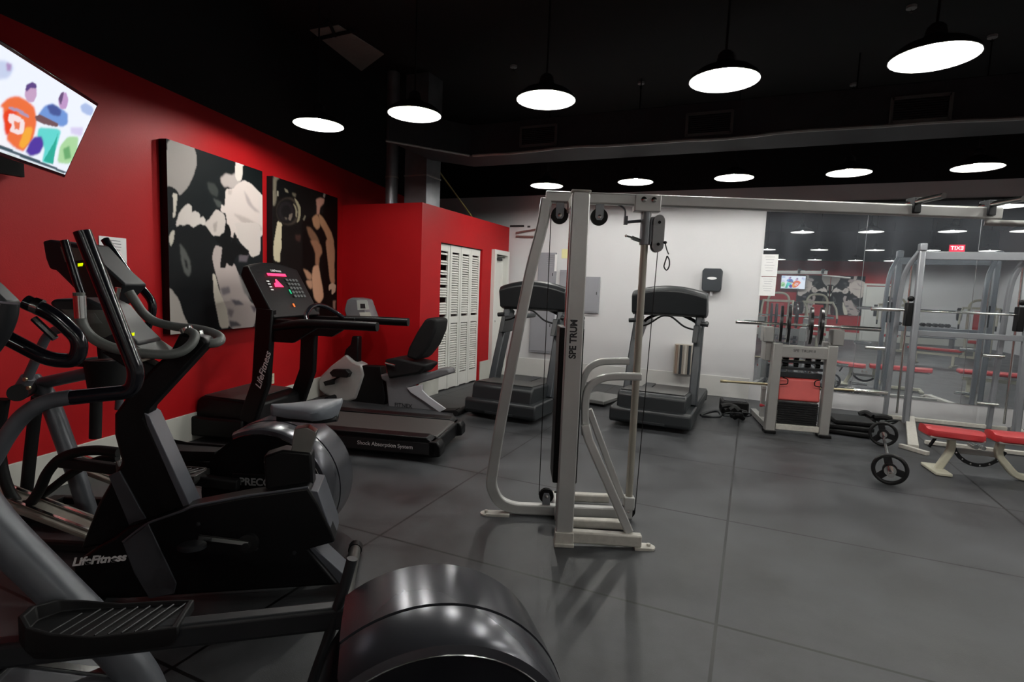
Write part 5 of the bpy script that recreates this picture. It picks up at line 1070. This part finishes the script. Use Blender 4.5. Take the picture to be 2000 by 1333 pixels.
part('link_bar', mat('link_grey', (.22, .21, .20), .45), bn, lambda bm: box(bm, (.07, .03, .21), (.36, .04, .045)), bevel=.004)
part('adjuster', CHROME, bn, lambda bm: (cyl(bm, (.07, -.02, .27), (.07, .1, .27), .022, 12), cyl(bm, (.13, -.02, .265), (.13, .1, .265), .018, 12)))
part('grip_handle', BLK, bn, lambda bm: tube(bm, [(-.25, -.03, .335), (-.30, -.03, .23)], .014, 10))

# ================================================================== FLOOR BARBELL
p0 = gp(1738, 917, .137); p1_ = gp(1725, 848, .137)
dv = V(p0[0]-p1_[0], p0[1]-p1_[1], 0); Lb = dv.length; dv.normalize()
fb = thing('barbell', 'short barbell with black handled plates lying on the rubber floor', 'barbell', loc=(float(p1_[0]), float(p1_[1]), 0), rotz=math.atan2(dv.y, dv.x))
part('bar', CHROME, fb, lambda bm: (cyl(bm, (-.19, 0, .137), (Lb+.19, 0, .137), .014, 16), cyl(bm, (Lb+.02, 0, .137), (Lb+.18, 0, .137), .026, 18), cyl(bm, (-.2, 0, .137), (-.02, 0, .137), .026, 18), cyl(bm, (Lb-.06, 0, .137), (Lb-.03, 0, .137), .034, 18), cyl(bm, (.03, 0, .137), (.06, 0, .137), .034, 18)))
def gripplate(bm, x):
    R2 = .137
    torus(bm, (x, 0, R2), (1, 0, 0), R2-.017, .017, 40, 10)
    lathe(bm, (x, 0, R2), (1, 0, 0), [(-.017, .028), (-.017, .055), (.017, .055), (.017, .028)], 24)
    for k in range(3):
        a = math.radians(90+120*k+15)
        pts = [(x, (.04+(R2-.06)*u)*math.cos(a), R2+(.04+(R2-.06)*u)*math.sin(a)) for u in (0, .5, 1)]
        tube(bm, pts, 0, prof=(.02, .06), up=(1, 0, 0))
part('weight_plate', IRON, fb, lambda bm: gripplate(bm, 0)); part('weight_plate', IRON, fb, lambda bm: gripplate(bm, Lb))
part('collar', CHROME, fb, lambda bm: (lathe(bm, (Lb+.03, 0, .137), (1, 0, 0), [(0, .027), (0, .045), (.03, .045), (.03, .027)], 20), lathe(bm, (-.06, 0, .137), (1, 0, 0), [(0, .027), (0, .045), (.03, .045), (.03, .027)], 20)))

# ================================================================== FLOOR CLUTTER
def strap_pile(label, cx, cy, n, L_, seed, rot=0):
    random.seed(seed); t = thing('attachment_pile', label, 'cable attachments', loc=(cx, cy, 0), rotz=rot)
    def f(bm):
        for k in range(n):
            r0 = .03+.01*random.random(); x = random.uniform(-L_/2, L_/2)*.6; y = random.uniform(-.12, .12); z = .035+.045*(k % 3)
            a = random.uniform(-.5, .5); l2 = random.uniform(.25, .5)*L_
            tube(bm, smooth_path([(x-l2/2*math.cos(a), y-l2/2*math.sin(a), z), (x, y+random.uniform(-.04, .04), z+random.uniform(0, .05)), (x+l2/2*math.cos(a), y+l2/2*math.sin(a), z)]), r0, 8)
    part('padded_straps', BLKM, t, f)
    part('metal_loops', CHAR, t, lambda bm: [torus(bm, (random.uniform(-L_/2, L_/2), random.uniform(-.15, .1), .07+.03*random.random()), (random.uniform(-.4, .4), .5, 1), random.uniform(.06, .10), .009, 20, 8) for _ in range(3)])
    return t
q = gp(1440, 815, .05); strap_pile('heap of black cable straps on the floor left of the grey strength machine', float(q[0])-.05, float(q[1])+.1, 6, .38, 5)
t = thing('rubber_step', 'low black rubber block beside the left foot of the grey strength machine', 'step block', loc=(float(q[0])-.06, float(q[1])+.52, 0), rotz=.15)
part('block', BLKM, t, lambda bm: box(bm, (0, 0, .085), (.34, .3, .17)), bevel=.02)
part('top_mat', CHAR, t, lambda bm: box(bm, (0, 0, .174), (.28, .24, .008)), bevel=.003)
q = gp(1410, 812, .03)
q = q-np.array([.11, .09, 0])
o = part('rope_handle', CHAR, None, lambda bm: tube(bm, smooth_path([(float(q[0])-.14, float(q[1])-.05, .03), (float(q[0])-.05, float(q[1])+.05, .06), (float(q[0])+.06, float(q[1])+.03, .09), (float(q[0])+.10, float(q[1])-.06, .05), (float(q[0])+.0, float(q[1])-.12, .04), (float(q[0])-.12, float(q[1])-.10, .03)]), .018, 10))
tag(o, 'looped dark rope handle on the floor right of the far right treadmill', 'handle')
q = gp(1655, 850, .0); st = (float(q[0]), float(q[1])+.12)
for k in range(3):
    o = thing('weight_plate', ('lowest black slab in the stack right of the grey strength machine', 'middle black slab in the stack right of the grey strength machine', 'top black slab in the stack right of the grey strength machine')[k], 'weight plate', loc=(st[0]+.02*k, st[1]+.03*k, .012+.056*k), rotz=.12*k-.1, group='stacked black slabs')
    part('slab', BLKM, o, lambda bm: box(bm, (0, 0, .026), (.50-.04*k, .40, .05)), bevel=.012)
    part('edge_ridge', IRON, o, lambda bm: box(bm, (0, -.203, .028), (.46-.04*k, .006, .012)))
q = gp(1690, 842, .03)
strap_pile('heap of black straps and chrome clips between the slab stack and the barbell', float(q[0])+.16, float(q[1])+.55, 6, .4, 9)
q = gp(932, 803, .02)
tag(part('power_cord', BLK, None, lambda bm: tube(bm, smooth_path([(float(q[0])-.10, float(q[1]), .012), (float(q[0])+.02, float(q[1])+.06, .012), (float(q[0])+.16, float(q[1])+.02, .012), (float(q[0])+.12, float(q[1])-.05, .012), (float(q[0])-.02, float(q[1])-.05, .012), (float(q[0])-.10, float(q[1]), .012)]), .012, 8)), 'loop of black cord on the floor left of the far left treadmill', 'cord')
# low grey step box between the two far treadmills
q = gp(1155, 790, .05)
t = thing('foot_board', 'low grey board lying on the floor between the two far treadmills', 'board', loc=(float(q[0]), float(q[1])+.45, 0), rotz=-.2)
part('board', mat('board_grey', (.17, .17, .165), .5, var=.1), t, lambda bm: box(bm, (0, 0, .06), (.42, .62, .05)), bevel=.01)
part('board_feet', BLK, t, lambda bm: [box(bm, (x, y, .018), (.06, .06, .036)) for x in (-.16, .16) for y in (-.25, .25)])

# ================================================================== BEHIND THE CAMERA (seen in the mirror)
def mirror_bench(x, y, rot, label):
    t = thing('weight_bench', label, 'bench', loc=(x, y, 0), rotz=rot, group='benches reflected in the mirror')
    part('pad', REDV, t, lambda bm: box(bm, (0, 0, .42), (1.15, .28, .07)), bevel=.03, seg=3)
    part('frame', CREAM, t, lambda bm: (box(bm, (0, 0, .30), (1.0, .06, .06)), box(bm, (-.4, 0, .17), (.06, .06, .3)), box(bm, (.4, 0, .17), (.06, .06, .3)), box(bm, (-.42, 0, .02), (.07, .5, .04)), box(bm, (.42, 0, .02), (.07, .5, .04))), bevel=.006)
    return t
mb0 = mirror_bench(3.95, 6.25, .1, 'red padded bench reflected right of the rack upright in the mirror')
copy_tree(mb0, (4.4, .8, 0), .5, 'red padded bench reflected farther back in the mirror, right side')
def press_machine(x, y, rot, label):
    t = thing('chest_press_machine', label, 'strength machine', loc=(x, y, 0), rotz=rot, group='machines reflected in the mirror')
    part('arch_frame', CREAM, t, lambda bm: tube(bm, fillet([(-.3, 0, .03), (-.3, 0, 1.75), (.3, 0, 1.75), (.3, 0, .03)], .3, 8), .035, 12))
    part('base', CREAM, t, lambda bm: (box(bm, (0, .5, .04), (.6, .07, .07)), box(bm, (-.3, .25, .04), (.07, .6, .07)), box(bm, (.3, .25, .04), (.07, .6, .07))), bevel=.006)
    part('back_pad', REDV, t, lambda bm: box(bm, (0, .12, 1.05), (.32, .09, .75)), bevel=.03, seg=3)
    part('seat_pad', REDV, t, lambda bm: box(bm, (0, .32, .5), (.38, .42, .09)), bevel=.03, seg=3)
    part('seat_post', CREAM, t, lambda bm: box(bm, (0, .3, .25), (.08, .08, .42)), bevel=.005)
    part('press_arm', CREAM, t, lambda bm: (tube(bm, fillet([(-.42, .1, 1.5), (-.42, .5, 1.3), (-.42, .62, 1.0)], .1), .03, 10), tube(bm, fillet([(.42, .1, 1.5), (.42, .5, 1.3), (.42, .62, 1.0)], .1), .03, 10), box(bm, (0, .08, 1.5), (.9, .07, .07))))
    part('hand_grip', BLK, t, lambda bm: [cyl(bm, (s*.42, .62, 1.02), (s*.42, .62, .86), .022, 12) for s in (-1, 1)])
    part('weight_plates', IRON, t, lambda bm: [lathe(bm, (s*.5, .05, 1.3), (1, 0, 0), [(-.05, .03), (-.05, .2), (.05, .2), (.05, .03)], 28) for s in (-1, 1)])
    return t
pm0 = press_machine(.75, -1.2, .1, 'cream framed machine with red pads reflected at the left of the mirror')
copy_tree(pm0, (1.9, -2.0, 0), -.2, 'cream framed machine with red pads reflected left of the rack')
copy_tree(pm0, (4.3, -3.6, 0), .2, 'cream framed machine with red pads reflected in the middle of the mirror')
copy_tree(pm0, (6.3, -2.6, 0), .4, 'cream framed machine with red pads reflected near the right edge')
t = thing('dumbbell_rack', 'low rack of dark dumbbells reflected at the right of the mirror', 'dumbbell rack', loc=(5.6, -5.8, 0))
part('rack_frame', SMITH, t, lambda bm: (box(bm, (0, 0, .75), (2.0, .35, .04)), box(bm, (0, .1, .4), (2.0, .35, .04)), box(bm, (-.95, 0, .4), (.06, .4, .8)), box(bm, (.95, 0, .4), (.06, .4, .8))), bevel=.006)
def dumbbell(bm):
    cyl(bm, (0, -.14, .07), (0, .14, .07), .016, 10)
    for s in (-1, 1): lathe(bm, (0, s*.11, .07), (0, s, 0), [(-.05, .06), (.0, .068), (.05, .06)], 14)
db0 = part('dumbbell', IRON, None, dumbbell); db0.location = (4.75, -5.8, .772); tag(db0, 'dark dumbbell in the row on the rack reflected in the mirror', 'dumbbell', 'dumbbells on the reflected rack')
for k in range(1, 10):
    c = db0.copy(); COL.objects.link(c); c.location = (4.75+k*.18, -5.8, .772)
t = thing('exit_sign', 'red lit sign hanging behind the camera, reflected high in the mirror right of the rack', 'sign', loc=(5.63, -3.0, 3.22))
part('hanger_rod', BLKM, t, lambda bm: cyl(bm, (0, 0, .22), (0, 0, ZC-3.22), .01, 8))
part('sign_box', GALV, t, lambda bm: box(bm, (0, 0, .1), (.42, .06, .24)), bevel=.006)
part('lit_face', emis('exit_red', (1, .02, .05), 2.5), t, lambda bm: box(bm, (0, .033, .1), (.38, .006, .20)))
text('sign_lettering', 'EXIT', .16, emis('exit_letter', (1, .75, .7), 3.0), t, (0, .038, .1), (-1, 0, 0), (0, 0, 1))
def far_poster(x, label, img):
    t = thing('wall_poster', label, 'poster', loc=(x, YF+.03, 1.0))
    part('mounting_board', BLKM, t, lambda bm: box(bm, (0, 0, .8), (1.2, .05, 1.6)), bevel=.003)
    grid_art('printed_sheet', img, PRINT, t, (.6, .027, 1.6), (-1.2, 0, 0), (0, 0, -1.6), 0.0)
far_poster(2.28, 'black and white poster reflected right of the small television', im1[:, ::1])
far_poster(3.50, 'second pale figure poster reflected just left of the rack', im1[::1, ::-1])
t = thing('wall_television', 'small television reflected in the mirror just right of the taped sheets', 'television', loc=(float(ay(1549, 552, 2*YB-YF-.25)[0]), YF+.25, float(ay(1549, 552, 2*YB-YF-.25)[2])))
part('bezel', GLOSSB, t, lambda bm: box(bm, (0, 0, 0), (.95, .05, .58)), bevel=.005)
grid_art('screen', imT, TVM, t, (.45, .027, .27), (-.9, 0, 0), (0, 0, -.54), 0.0)
part('wall_arm', BLKM, t, lambda bm: box(bm, (0, -.13, 0), (.1, .24, .1)))
